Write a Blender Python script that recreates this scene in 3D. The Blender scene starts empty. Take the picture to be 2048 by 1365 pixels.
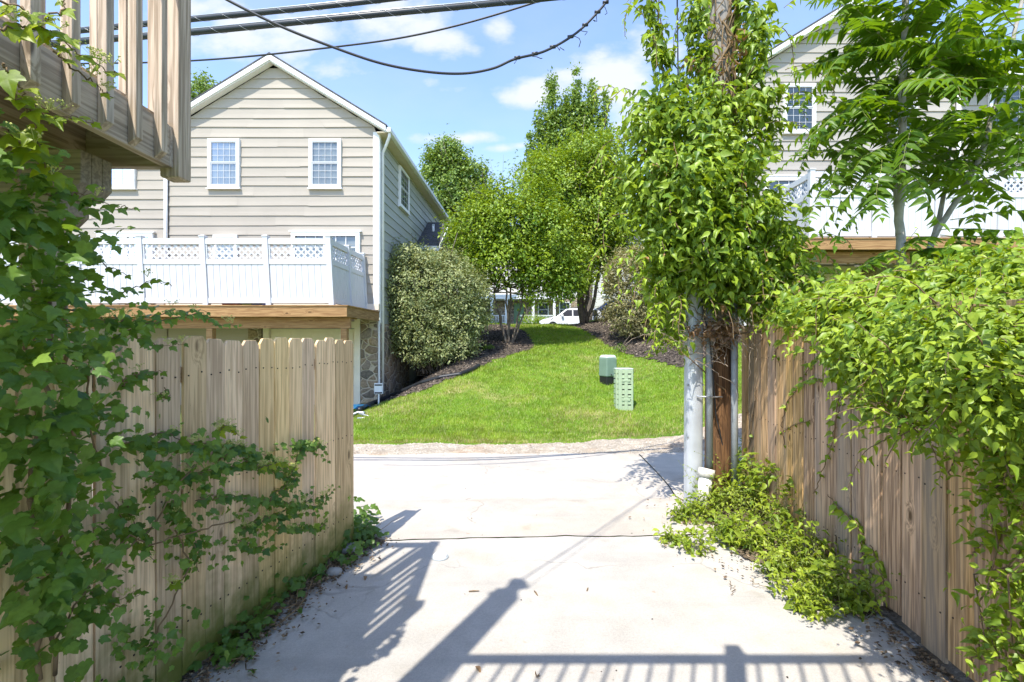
import bpy, math, random
import numpy as np
from mathutils import Vector

scene = bpy.context.scene
COL = scene.collection
R = math.radians

# ------------------------------------------------------------------ camera
EYE = 1.8                       # eye height, metres
F = 950.0                       # focal length in pixels of the 2048 px wide photograph
cam_d = bpy.data.cameras.new("camera")
cam = bpy.data.objects.new("camera", cam_d)
COL.objects.link(cam)
cam.location = (0, 0, EYE)
cam.rotation_euler = (R(90), 0, 0)
cam_d.sensor_width = 36.0
cam_d.lens = 36.0 * F / 2048.0
cam_d.clip_start = 0.05
cam_d.clip_end = 3000
scene.camera = cam
scene.render.resolution_x = 1024
scene.render.resolution_y = 682

# ------------------------------------------------------------------ sun, sky, exposure
SUN_AZ, SUN_EL = 24.0, 60.0     # the light travels towards +Y, turned 24 degrees to +X
L = Vector((math.sin(R(SUN_AZ)) * math.cos(R(SUN_EL)), math.cos(R(SUN_AZ)) * math.cos(R(SUN_EL)), -math.sin(R(SUN_EL))))
sun_d = bpy.data.lights.new("sun", 'SUN')
sun_d.energy = 2.6
sun_d.angle = R(0.5)
sun_d.color = (1.0, 0.945, 0.845)
sun = bpy.data.objects.new("sun", sun_d)
COL.objects.link(sun)
sun.rotation_euler = L.to_track_quat('-Z', 'Y').to_euler()
sun.location = (-10, -20, 40)

world = bpy.data.worlds.new("World")
scene.world = world
world.use_nodes = True
wt = world.node_tree
wn, wl = wt.nodes, wt.links
wn.clear()
SKY_STRENGTH = 0.15
sky = wn.new('ShaderNodeTexSky')
sky.sky_type = 'NISHITA'
sky.sun_disc = False
sky.sun_elevation = R(SUN_EL)
sky.sun_rotation = R(180 + SUN_AZ)
sky.air_density = 1.0
sky.dust_density = 0.4
sky.ozone_density = 1.6
def wmath(op, a, b=None, clamp=False):
    n = wn.new('ShaderNodeMath'); n.operation = op; n.use_clamp = clamp
    for i, v in enumerate((a, b)):
        if v is None: continue
        if isinstance(v, (int, float)): n.inputs[i].default_value = v
        else: wl.new(v, n.inputs[i])
    return n.outputs[0]
tc = wn.new('ShaderNodeTexCoord')
sep = wn.new('ShaderNodeSeparateXYZ'); wl.new(tc.outputs['Generated'], sep.inputs[0])
yy = wmath('MAXIMUM', sep.outputs[1], 0.05)
cu = wmath('DIVIDE', sep.outputs[0], yy)
cv = wmath('DIVIDE', sep.outputs[2], yy)
# cumulus banks standing in the northern sky: azimuth tangent, elevation tangent, half sizes, thickness
CLOUDS = [(-.50, .645, .20, .075, 1.0), (-.66, .70, .16, .05, .8), (-.40, .58, .12, .05, .7), (-.24, .68, .13, .075, .95), (-.15, .63, .09, .05, .85),
          (-.03, .655, .045, .035, .95), (.045, .525, .12, .045, .9), (.11, .555, .07, .035, .8), (.215, .54, .12, .10, 1.0), (.25, .47, .10, .07, .8),
          (.19, .605, .05, .03, .8), (.30, .62, .10, .05, .8), (-.12, .425, .11, .018, .85), (-.03, .405, .045, .014, .7), (-.04, .345, .05, .016, .65),
          (.015, .41, .04, .012, .6), (-.20, .55, .07, .022, .5), (-.3, .53, .08, .02, .4), (-.11, .53, .05, .02, .5), (-.62, .42, .2, .03, .4), (.7, .62, .2, .05, .3), (1.2, .5, .3, .1, .8), (-1.3, .6, .3, .12, .9)]
acc = None
for (u, v, a, b, s) in CLOUDS:
    du = wmath('DIVIDE', wmath('SUBTRACT', cu, u), a)
    dv = wmath('DIVIDE', wmath('SUBTRACT', cv, v), b)
    d2 = wmath('ADD', wmath('MULTIPLY', du, du), wmath('MULTIPLY', dv, dv))
    g = wmath('MULTIPLY', wmath('EXPONENT', wmath('MULTIPLY', d2, -0.9)), s)
    acc = g if acc is None else wmath('MAXIMUM', acc, g)
cmb = wn.new('ShaderNodeCombineXYZ')
wl.new(cu, cmb.inputs[0]); wl.new(wmath('MULTIPLY', cv, 1.7), cmb.inputs[1])
nz = wn.new('ShaderNodeTexNoise'); nz.inputs['Scale'].default_value = 9.0; nz.inputs['Detail'].default_value = 9.0; nz.inputs['Roughness'].default_value = 0.56
wl.new(cmb.outputs[0], nz.inputs['Vector'])
dens = wmath('ADD', acc, wmath('MULTIPLY', wmath('SUBTRACT', nz.outputs['Fac'], 0.5), 1.5))
mr = wn.new('ShaderNodeMapRange'); mr.interpolation_type = 'SMOOTHSTEP'
mr.inputs['From Min'].default_value = 0.36; mr.inputs['From Max'].default_value = 0.98
wl.new(dens, mr.inputs['Value'])
up = wmath('GREATER_THAN', sep.outputs[1], 0.05)
thin = wn.new('ShaderNodeTexNoise'); thin.inputs['Scale'].default_value = 3.0; thin.inputs['Detail'].default_value = 6.0
wl.new(cmb.outputs[0], thin.inputs['Vector'])
veil = wmath('ADD', wmath('MULTIPLY', wmath('SUBTRACT', thin.outputs['Fac'], 0.42, True), 0.6), 0.02)
mask = wmath('MULTIPLY', wmath('MAXIMUM', mr.outputs[0], veil), wmath('MULTIPLY', up, 0.95))
tint = wn.new('ShaderNodeMix'); tint.data_type = 'RGBA'; tint.blend_type = 'MULTIPLY'
tint.inputs['Factor'].default_value = 1.0
wl.new(sky.outputs[0], tint.inputs['A']); tint.inputs['B'].default_value = (.90, .90, .98, 1)
SKYTINT = tint
mixc = wn.new('ShaderNodeMix'); mixc.data_type = 'RGBA'
wl.new(mask, mixc.inputs['Factor'])
wl.new(tint.outputs['Result'], mixc.inputs['A'])
mixc.inputs['B'].default_value = (2.3, 2.42, 2.62, 1)
bg = wn.new('ShaderNodeBackground'); bg.inputs['Strength'].default_value = SKY_STRENGTH
wl.new(mixc.outputs['Result'], bg.inputs['Color'])
wo = wn.new('ShaderNodeOutputWorld'); wl.new(bg.outputs[0], wo.inputs['Surface'])

scene.view_settings.view_transform = 'Standard'
scene.view_settings.look = 'None'
scene.view_settings.gamma = 1.0
scene.view_settings.use_curve_mapping = False
scene.view_settings.exposure = 1.52
scene.cycles.use_denoising = True
scene.cycles.max_bounces = 8
scene.cycles.diffuse_bounces = 4
scene.cycles.transmission_bounces = 6
scene.cycles.transparent_max_bounces = 12
scene.cycles.caustics_reflective = False
scene.cycles.caustics_refractive = False

# ------------------------------------------------------------------ helpers
def at(px, py, Y):
    """the point at depth Y metres that the photograph shows at pixel px, py"""
    return Vector(((px - 1024.0) / F * Y, Y, EYE + (682.0 - py) / F * Y))

def empty(name, loc, label=None, cat=None, group=None):
    o = bpy.data.objects.new(name, None)
    o.empty_display_size = 0.2
    COL.objects.link(o)
    o.location = loc
    if label: tag(o, label, cat, group)
    return o

def tag(o, label=None, cat=None, group=None, kind=None):
    if label: o["label"] = label
    if cat: o["category"] = cat
    if group: o["group"] = group
    if kind: o["kind"] = kind
    return o

def world_loc(o):
    v = Vector((0, 0, 0))
    while o is not None:
        v = v + Vector(o.location); o = o.parent
    return v

class MB:
    """collects faces in world space; build() links them as one mesh object"""
    def __init__(self):
        self.v, self.f = [], []
    def add(self, verts, faces):
        b = len(self.v)
        self.v.extend([tuple(p) for p in verts])
        self.f.extend([tuple(b + i for i in f) for f in faces])
    def quad(self, a, b, c, d):
        self.add([a, b, c, d], [(0, 1, 2, 3)])
    def box(self, x0, x1, y0, y1, z0, z1):
        self.hexa([(x0, y0, z0), (x1, y0, z0), (x1, y1, z0), (x0, y1, z0), (x0, y0, z1), (x1, y0, z1), (x1, y1, z1), (x0, y1, z1)])
    def hexa(self, p):
        self.add(p, [(0, 3, 2, 1), (4, 5, 6, 7), (0, 1, 5, 4), (1, 2, 6, 5), (2, 3, 7, 6), (3, 0, 4, 7)])
    def mbox(self, f, u0, u1, v0, v1, w0, w1):
        self.hexa([f(u0, v0, w0), f(u1, v0, w0), f(u1, v1, w0), f(u0, v1, w0), f(u0, v0, w1), f(u1, v0, w1), f(u1, v1, w1), f(u0, v1, w1)])
    def bar(self, a, b, w, h, up=(0, 0, 1)):
        a, b = Vector(a), Vector(b)
        d = (b - a).normalized()
        s = d.cross(Vector(up))
        if s.length < 1e-4: s = d.cross(Vector((1, 0, 0)))
        s.normalize(); t = s.cross(d)
        s = s * (w / 2); t = t * (h / 2)
        self.hexa([a - s - t, a + s - t, a + s + t, a - s + t, b - s - t, b + s - t, b + s + t, b - s + t])
    def prism(self, poly, ext):
        """poly: list of 3-D points; ext: extrusion vector"""
        n = len(poly); ext = Vector(ext)
        a = [Vector(p) for p in poly]; b = [p + ext for p in a]
        self.add(a + b, [tuple(range(n))[::-1], tuple(range(n, 2 * n))] + [(i, (i + 1) % n, n + (i + 1) % n, n + i) for i in range(n)])
    def tube(self, pts, rad, n=8, cap=True):
        pts = [Vector(p) for p in pts]
        if isinstance(rad, (int, float)): rad = [rad] * len(pts)
        rings, prev = [], None
        for i, p in enumerate(pts):
            d = (pts[min(i + 1, len(pts) - 1)] - pts[max(i - 1, 0)])
            if d.length < 1e-6: d = Vector((0, 0, 1))
            d.normalize()
            if prev is None:
                s = d.cross(Vector((0.31, 0.87, 0.12)))
                if s.length < .1: s = d.cross(Vector((1, 0, 0)))
            else:
                s = prev - d * prev.dot(d)
            s.normalize(); prev = s; t = d.cross(s)
            rings.append([p + (s * math.cos(2 * math.pi * k / n) + t * math.sin(2 * math.pi * k / n)) * rad[i] for k in range(n)])
        v = [q for r in rings for q in r]
        f = [(i * n + k, i * n + (k + 1) % n, (i + 1) * n + (k + 1) % n, (i + 1) * n + k) for i in range(len(pts) - 1) for k in range(n)]
        if cap:
            f += [tuple(range(n))[::-1], tuple((len(pts) - 1) * n + k for k in range(n))]
        self.add(v, f)
    def build(self, name, mat, parent=None, smooth=False, bevel=0, extra=None):
        off = world_loc(parent) if parent is not None else Vector((0, 0, 0))
        loc = Vector((0, 0, 0))
        me = bpy.data.meshes.new(name)
        me.from_pydata([(x - off.x, y - off.y, z - off.z) for x, y, z in self.v], [], self.f)
        me.materials.append(mat)
        if extra is not None:               # (first face, material): faces from there on take a second material
            me.materials.append(extra[1])
            for p in me.polygons[extra[0]:]: p.material_index = 1
        if smooth:
            me.polygons.foreach_set('use_smooth', [True] * len(me.polygons))
        me.update()
        o = bpy.data.objects.new(name, me)
        COL.objects.link(o)
        if parent is not None: o.parent = parent
        if bevel:
            m = o.modifiers.new('bevel', 'BEVEL'); m.width = bevel; m.segments = 2; m.limit_method = 'ANGLE'
        return o

def np_mesh(name, V, faces_flat, nper, mat, parent=None, tint=None, smooth=False):
    """V (n,3) world vertices; faces_flat (m,nper) indices; tint (m,) per-face value"""
    off = world_loc(parent) if parent is not None else Vector((0, 0, 0))
    V = np.asarray(V, dtype=np.float32) - np.array(off, dtype=np.float32)
    m = len(faces_flat)
    me = bpy.data.meshes.new(name)
    me.vertices.add(len(V)); me.vertices.foreach_set('co', V.ravel())
    me.loops.add(m * nper); me.loops.foreach_set('vertex_index', np.asarray(faces_flat, dtype=np.int32).ravel())
    me.polygons.add(m)
    me.polygons.foreach_set('loop_start', np.arange(0, m * nper, nper, dtype=np.int32))
    me.polygons.foreach_set('loop_total', np.full(m, nper, dtype=np.int32))
    if smooth: me.polygons.foreach_set('use_smooth', np.ones(m, dtype=bool))
    me.materials.append(mat)
    if tint is not None:
        at_ = me.attributes.new('tint', 'FLOAT', 'FACE')
        at_.data.foreach_set('value', np.asarray(tint, dtype=np.float32))
    me.update(calc_edges=True)
    o = bpy.data.objects.new(name, me)
    COL.objects.link(o)
    if parent is not None: o.parent = parent
    return o

def unit(A):
    return A / np.maximum(np.linalg.norm(A, axis=-1, keepdims=True), 1e-6)

# leaf shapes: x across, y towards the tip, z out of the leaf
OVATE_V = np.array([(0, 0, 0), (0, .48, -.04), (0, 1.12, -.30), (.25, .17, .05), (.29, .42, .08), (.14, .76, -.04), (-.25, .17, .05), (-.29, .42, .08), (-.14, .76, -.04)])
OVATE_F = np.array([(0, 3, 4, 1), (1, 4, 5, 2), (0, 1, 7, 6), (1, 2, 8, 7)])
LANCE_V = np.array([(0, 0, 0), (0, .42, -.03), (0, 1.05, -.16), (.17, .10, .03), (.205, .36, .05), (.095, .74, -.03), (-.17, .10, .03), (-.205, .36, .05), (-.095, .74, -.03)])
LANCE_F = OVATE_F
SMALL_V = np.array([(0, 0, 0), (.30, .45, .08), (0, 1, -.12), (-.30, .45, .08)])
SMALL_F = np.array([(0, 1, 2), (0, 2, 3)])
NARROW_V = np.array([(0, 0, 0), (.21, .45, .06), (0, 1, -.10), (-.21, .45, .06)])
_half = [(.09, -.13), (.27, -.10), (.42, .03), (.40, .16), (.53, .27), (.56, .44), (.44, .46), (.33, .50), (.27, .62), (.19, .80), (.09, .95), (0, 1.08)]
_out = _half + [(-x, y) for x, y in _half[-2::-1]] + [(0, 0)]
LOBE_V = np.array([(0, .33, .0)] + [(x, y, (.12 * abs(x) ** .7 if abs(x) < .3 else .05) - .34 * (x * x + (y - .33) ** 2)) for x, y in _out])
LOBE_F = np.array([(0, i, i + 1 if i < len(_out) else 1) for i in range(1, len(_out) + 1)])[:, ::-1]

def leaf_mesh(name, mat, parent, P, N, T, S, shape, rng, smooth=False, tint=None, curl=.5):
    tv, tf = shape
    n = len(P)
    N = unit(N); T = unit(T - N * np.sum(T * N, axis=1, keepdims=True)); X = np.cross(T, N)
    loc = np.repeat(tv[None], n, 0).copy()
    loc[:, :, 2] *= rng.uniform(1 - curl, 1 + 2 * curl, (n, 1))
    loc[:, :, 0] *= rng.uniform(.8, 1.15, (n, 1))
    loc *= S[:, None, None]
    V = P[:, None] + loc[..., :1] * X[:, None] + loc[..., 1:2] * T[:, None] + loc[..., 2:] * N[:, None]
    k = len(tv)
    Fc = tf[None] + (np.arange(n) * k)[:, None, None]
    if tint is None: tint = rng.random(n)
    return np_mesh(name, V.reshape(-1, 3), Fc.reshape(-1, tf.shape[1]), tf.shape[1], mat, parent, np.repeat(tint, len(tf)), smooth)

def blob_leaves(rng, blobs, n, shell=.55, cluster=14, spread=.16, up=.7, droop=.35, toward=0.0):
    """blobs: rows (x,y,z, rx,ry,rz, weight). Leaves sit in small sprays spread through the outer part of each blob."""
    B = np.array(blobs, dtype=float)
    nc = max(1, n // cluster)
    w = B[:, 6] * (B[:, 3] * B[:, 4] * B[:, 5]) ** (2 / 3.); w /= w.sum()
    bi = rng.choice(len(B), nc, p=w)
    D = unit(rng.normal(size=(nc, 3)))
    r = shell + (1 - shell) * rng.random(nc) ** .7
    r *= 1 + .16 * rng.normal(size=nc) * (rng.random(nc) > .6)
    C = B[bi, :3] + D * B[bi, 3:6] * r[:, None]
    ci = rng.integers(0, nc, n)
    P = C[ci] + rng.normal(size=(n, 3)) * spread * rng.uniform(.5, 1.3, nc)[ci][:, None]
    O = unit(D * .8 + rng.normal(size=(nc, 3)) * .25)[ci]
    N = unit(O * .5 + np.array([0, 0, up]) + rng.normal(size=(n, 3)) * .42)
    T = unit(O + rng.normal(size=(n, 3)) * .6 - np.array([0, 0, droop]))
    ct = rng.random(nc)[ci]
    return P, N, T, np.clip(ct * .6 + rng.random(n) * .4, 0, 1)
# ------------------------------------------------------------------ materials
class NT:
    def __init__(self, name):
        self.m = bpy.data.materials.new(name); self.m.use_nodes = True
        self.t = self.m.node_tree; self.n = self.t.nodes; self.l = self.t.links
        self.n.clear()
        self.out = self.n.new('ShaderNodeOutputMaterial')
    def put(self, sock, v):
        if v is None: return
        if hasattr(v, 'is_output'): self.l.new(v, sock)
        else:
            if isinstance(v, (tuple, list)) and len(v) == 3 and sock.type == 'RGBA': v = (*v, 1)
            sock.default_value = v
    def math(self, op, a, b=None, clamp=False):
        n = self.n.new('ShaderNodeMath'); n.operation = op; n.use_clamp = clamp
        self.put(n.inputs[0], a); self.put(n.inputs[1], b); return n.outputs[0]
    def vmath(self, op, a, b=None):
        n = self.n.new('ShaderNodeVectorMath'); n.operation = op
        self.put(n.inputs[0], a); self.put(n.inputs[1], b); return n.outputs[0]
    def obj(self):
        return self.n.new('ShaderNodeTexCoord').outputs['Object']
    def pos(self):
        return self.n.new('ShaderNodeNewGeometry').outputs['Position']
    def island(self):
        return self.n.new('ShaderNodeNewGeometry').outputs['Random Per Island']
    def map(self, v, scale=(1, 1, 1), loc=(0, 0, 0), rot=(0, 0, 0)):
        n = self.n.new('ShaderNodeMapping'); self.put(n.inputs['Vector'], v)
        n.inputs['Scale'].default_value = scale; n.inputs['Location'].default_value = loc; n.inputs['Rotation'].default_value = rot
        return n.outputs[0]
    def noise(self, v, scale, detail=4, rough=.55, dist=0):
        n = self.n.new('ShaderNodeTexNoise'); self.put(n.inputs['Vector'], v)
        n.inputs['Scale'].default_value = scale; n.inputs['Detail'].default_value = detail
        n.inputs['Roughness'].default_value = rough; n.inputs['Distortion'].default_value = dist
        return n.outputs['Fac']
    def vor(self, v, scale, feature='F1', out='Distance', rnd=1):
        n = self.n.new('ShaderNodeTexVoronoi'); n.feature = feature; self.put(n.inputs['Vector'], v)
        n.inputs['Scale'].default_value = scale; n.inputs['Randomness'].default_value = rnd
        return n.outputs[out]
    def ramp(self, fac, stops, interp='LINEAR'):
        n = self.n.new('ShaderNodeValToRGB'); self.put(n.inputs[0], fac)
        n.color_ramp.interpolation = interp
        e = n.color_ramp.elements
        while len(e) < len(stops): e.new(0.5)
        for i, (p, c) in enumerate(stops):
            e[i].position = p; e[i].color = (*c, 1) if len(c) == 3 else c
        return n.outputs[0]
    def rng(self, v, a, b, c=0, d=1, smooth=True):
        n = self.n.new('ShaderNodeMapRange')
        if smooth: n.interpolation_type = 'SMOOTHSTEP'
        self.put(n.inputs['Value'], v)
        for k, x in zip(('From Min', 'From Max', 'To Min', 'To Max'), (a, b, c, d)): self.put(n.inputs[k], x)
        return n.outputs[0]
    def mix(self, fac, a, b, blend='MIX'):
        n = self.n.new('ShaderNodeMix'); n.data_type = 'RGBA'; n.blend_type = blend
        self.put(n.inputs['Factor'], fac); self.put(n.inputs['A'], a); self.put(n.inputs['B'], b)
        return n.outputs['Result']
    def bump(self, h, strength=.3, dist=.01):
        n = self.n.new('ShaderNodeBump'); n.inputs['Strength'].default_value = strength; n.inputs['Distance'].default_value = dist
        self.put(n.inputs['Height'], h); return n.outputs[0]
    def hsv(self, c, h=.5, s=1, v=1):
        n = self.n.new('ShaderNodeHueSaturation'); self.put(n.inputs['Color'], c)
        self.put(n.inputs['Hue'], h); self.put(n.inputs['Saturation'], s); self.put(n.inputs['Value'], v); return n.outputs[0]
    def bsdf(self, color, rough=.6, normal=None, spec=.4, metal=0, **kw):
        n = self.n.new('ShaderNodeBsdfPrincipled')
        self.put(n.inputs['Base Color'], color); self.put(n.inputs['Roughness'], rough)
        n.inputs['Specular IOR Level'].default_value = spec; n.inputs['Metallic'].default_value = metal
        if normal is not None: self.put(n.inputs['Normal'], normal)
        for k, v in kw.items(): self.put(n.inputs[k], v)
        return n.outputs[0]
    def done(self, shader):
        self.l.new(shader, self.out.inputs['Surface']); return self.m

def plain(name, color, rough=.5, var=.12, scale=6, bump=0, bscale=60, metal=0, spec=.4):
    k = NT(name); o = k.obj()
    nz = k.noise(o, scale, 6)
    c = k.hsv(color, v=k.rng(nz, .25, .75, 1 - var, 1 + var))
    nm = k.bump(k.noise(o, bscale, 4), bump, .004) if bump else None
    return k.done(k.bsdf(c, rough, nm, metal=metal, spec=spec))

def wood(name, light, dark, axis='Z', moss=0, grey=0, fine=1.0, wear=.5):
    """weathered softwood; axis is the grain direction"""
    k = NT(name); o = k.obj()
    isl = k.island()
    cmb = k.n.new('ShaderNodeCombineXYZ')
    k.put(cmb.inputs[0], k.math('MULTIPLY', isl, 37.0)); k.put(cmb.inputs[1], k.math('MULTIPLY', isl, 61.0)); k.put(cmb.inputs[2], k.math('MULTIPLY', isl, 23.0))
    p = k.vmath('ADD', o, cmb.outputs[0])
    a = .04
    sc = {'Z': (1, 1, a), 'X': (a, 1, 1), 'Y': (1, a, 1)}[axis]
    ps = k.map(p, sc)
    # knots: sparse cells stretched along the board
    ks = {'Z': (1, 1, .42), 'X': (.42, 1, 1), 'Y': (1, .42, 1)}[axis]
    kd = k.vor(k.map(p, ks), 4.6)
    knot = k.rng(kd, .05, .11, 1, 0)
    swirl = k.rng(kd, .04, .26, 1, 0)
    warp = k.n.new('ShaderNodeCombineXYZ')
    wv = k.math('ADD', k.math('MULTIPLY', k.noise(ps, 5, 3), .10), k.math('MULTIPLY', swirl, .05))
    for i in range(3): k.put(warp.inputs[i], wv)
    pw = k.vmath('ADD', ps, warp.outputs[0])
    rings = k.noise(pw, 62 * fine, 3, .5)
    g1 = k.rng(rings, .36, .64)
    g2 = k.noise(k.map(p, tuple(.35 * x if x == a else x for x in sc)), 150 * fine, 4, .6)
    blot = k.noise(p, 2.2, 4)
    f = k.math('ADD', k.math('MULTIPLY', g1, .60), k.math('ADD', k.math('MULTIPLY', g2, .30), k.math('MULTIPLY', blot, .30)))
    c = k.ramp(f, [(.25, dark), (.55, tuple((x + y) / 2 for x, y in zip(light, dark))), (.85, light)])
    c = k.hsv(c, h=k.rng(isl, 0, 1, .492, .508, False), s=k.rng(isl, 0, 1, .8, 1.1, False), v=k.rng(k.math('FRACT', k.math('MULTIPLY', isl, 7.13)), 0, 1, .76, 1.16, False))
    if grey:
        c = k.mix(k.math('MULTIPLY', k.rng(k.noise(ps, 3.5, 5, .6), .42, .68), grey), c, (.30, .29, .275))
    c = k.mix(k.math('MULTIPLY', knot, .9), c, tuple(x * .32 for x in dark))
    # small dark mildew specks and nail stains
    sp = k.rng(k.vor(k.map(p, ks), 26), .03, .075, 1, 0)
    c = k.mix(k.math('MULTIPLY', sp, .55 * wear), c, (.06, .05, .04))
    if moss:
        z = k.n.new('ShaderNodeSeparateXYZ'); k.put(z.inputs[0], o)
        streak = k.noise(k.map(p, tuple(2 * x for x in sc)), 7, 4, .6)
        low = k.rng(k.math('ADD', z.outputs[2], k.math('MULTIPLY', k.noise(p, 9, 4), -.45)), -.20, .40, 1, 0)
        edge = k.math('MULTIPLY', k.rng(streak, .58, .75), .55)
        c = k.mix(k.math('MULTIPLY', k.math('MAXIMUM', low, edge), moss, True), c, (.115, .135, .028))
    hgt = k.math('SUBTRACT', k.math('ADD', k.math('MULTIPLY', g2, .6), k.math('MULTIPLY', g1, .4)), k.math('MULTIPLY', knot, .6))
    return k.done(k.bsdf(c, .78, k.bump(hgt, .45, .004), spec=.2))

def leafmat(name, a, b, trans=.34, rough=.42, odd=None, spec=.35, patch=0):
    """a -> b follows each leaf's own tint; odd is the colour of the few yellowed or dead leaves"""
    k = NT(name)
    at_ = k.n.new('ShaderNodeAttribute'); at_.attribute_type = 'GEOMETRY'; at_.attribute_name = 'tint'
    t = at_.outputs['Fac']
    c = k.mix(t, a, b)
    if odd: c = k.mix(k.rng(t, .965, .985), c, odd)
    c = k.hsv(c, v=k.rng(k.noise(k.obj(), 60, 2), .3, .7, .86, 1.12))
    if patch:                               # clumps of other grasses and clover
        c = k.hsv(c, h=k.rng(k.noise(k.pos(), 1.7, 4), .35, .65, .49, .515), v=k.rng(k.noise(k.pos(), 2.6, 5, .65), .36, .64, 1 - patch, 1 + patch * .6))
    p = k.bsdf(c, rough, spec=spec)
    tr = k.n.new('ShaderNodeBsdfTranslucent')
    k.put(tr.inputs['Color'], k.mix(.55, k.hsv(c, s=1.1, v=1.5), (b[0] * 1.7, b[1] * 1.55, b[2] * .6)))
    ms = k.n.new('ShaderNodeMixShader'); ms.inputs[0].default_value = trans
    k.l.new(p, ms.inputs[1]); k.l.new(tr.outputs[0], ms.inputs[2])
    return k.done(ms.outputs[0])

M = {}
M['fence_wood'] = wood('fence_wood', (.86, .63, .37), (.57, .39, .215), 'Z', moss=1.0)
M['old_fence_wood'] = wood('old_fence_wood', (.64, .40, .20), (.27, .155, .07), 'Z', moss=0, grey=.5)
M['deck_wood_z'] = wood('deck_wood_upright', (.72, .57, .40), (.38, .285, .18), 'Z', grey=.35)
M['deck_wood_y'] = wood('deck_wood_lengthwise', (.64, .50, .34), (.34, .25, .155), 'Y', grey=.35)
M['deck_wood_x'] = wood('deck_wood_crosswise', (.60, .48, .34), (.40, .30, .20), 'X', grey=.15)
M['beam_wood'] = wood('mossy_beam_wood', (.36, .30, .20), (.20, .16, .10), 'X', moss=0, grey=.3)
M['band_wood'] = wood('cedar_band_wood', (.46, .27, .115), (.27, .14, .055), 'X')
M['band_wood_y'] = wood('cedar_band_wood_lengthwise', (.42, .25, .11), (.24, .13, .05), 'Y')
M['pole_wood'] = wood('creosote_pole_wood', (.24, .12, .05), (.09, .045, .022), 'Z', grey=.12)
M['pole_grey'] = wood('weathered_pole_wood', (.42, .38, .33), (.25, .22, .19), 'Z', grey=.5)
M['vinyl_white'] = plain('white_vinyl', (.54, .545, .56), .38, .025, 3)
M['trim_white'] = plain('white_trim_paint', (.76, .76, .75), .45, .04, 4)
M['trim_cream'] = plain('cream_trim_paint', (.72, .64, .53), .5, .05, 4)
M['soffit'] = plain('beige_soffit', (.58, .50, .36), .6, .05, 4)

def siding_mat(name, col):
    k = NT(name); o = k.obj()
    isl = k.island()
    n1 = k.noise(o, 1.3, 5); n2 = k.noise(k.map(o, (.15, .15, 1)), 40, 4)
    v = k.math('ADD', k.rng(isl, 0, 1, .955, 1.035, False), k.math('ADD', k.math('MULTIPLY', k.math('SUBTRACT', n1, .5), .16), k.math('MULTIPLY', k.math('SUBTRACT', n2, .5), .08)))
    c = k.hsv(col, v=v)
    return k.done(k.bsdf(c, .55, k.bump(n2, .15, .002), spec=.3))
M['siding'] = siding_mat('tan_vinyl_siding', (.385, .342, .287))
M['siding_grey'] = siding_mat('stone_grey_vinyl_siding', (.36, .33, .29))
M['siding_side'] = siding_mat('shade_toned_vinyl_siding', (.37, .38, .35))  # same siding on the shaded side; grey-green of the shade put into its colour
M['siding_far'] = siding_mat('pale_vinyl_siding', (.55, .53, .48))

def shingles():
    k = NT('asphalt_shingles'); o = k.obj()
    b = k.n.new('ShaderNodeTexBrick'); k.put(b.inputs['Vector'], k.map(o, (1, 1, 1)))
    b.inputs['Scale'].default_value = 3; b.inputs['Mortar Size'].default_value = .02
    b.inputs['Color1'].default_value = (.055, .055, .06, 1); b.inputs['Color2'].default_value = (.095, .095, .10, 1); b.inputs['Mortar'].default_value = (.03, .03, .033, 1)
    c = k.hsv(b.outputs[0], v=k.rng(k.noise(o, 90, 3), .3, .7, .75, 1.25))
    return k.done(k.bsdf(c, .85, k.bump(k.noise(o, 120, 2), .3, .004)))
M['shingle'] = shingles()

def stone(name, s=3.2):
    k = NT(name); o = k.obj()
    w = k.n.new('ShaderNodeTexNoise'); k.put(w.inputs['Vector'], o); w.inputs['Scale'].default_value = 3
    p = k.vmath('ADD', k.map(o, (1, 1, 1.35)), k.vmath('MULTIPLY', w.outputs['Color'], (.12, .12, .12)))
    d = k.vor(p, s, 'DISTANCE_TO_EDGE', 'Distance')
    col = k.vor(p, s, 'F1', 'Color')
    sp = k.n.new('ShaderNodeSeparateColor'); k.put(sp.inputs[0], col)
    c = k.ramp(sp.outputs[0], [(0, (.14, .12, .10)), (.3, (.24, .17, .11)), (.55, (.31, .235, .16)), (.8, (.21, .175, .15)), (1, (.36, .28, .19))])
    c = k.hsv(c, v=k.rng(k.noise(o, 22, 6), .25, .75, .7, 1.25))
    mort = k.rng(d, .025, .06, 1, 0)
    c = k.mix(mort, c, (.42, .36, .28))
    h = k.math('ADD', k.rng(d, .0, .16), k.math('MULTIPLY', k.noise(o, 24, 5), .35))
    return k.done(k.bsdf(c, .85, k.bump(h, .9, .03), spec=.2))
M['stone'] = stone('fieldstone_wall')

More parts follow.
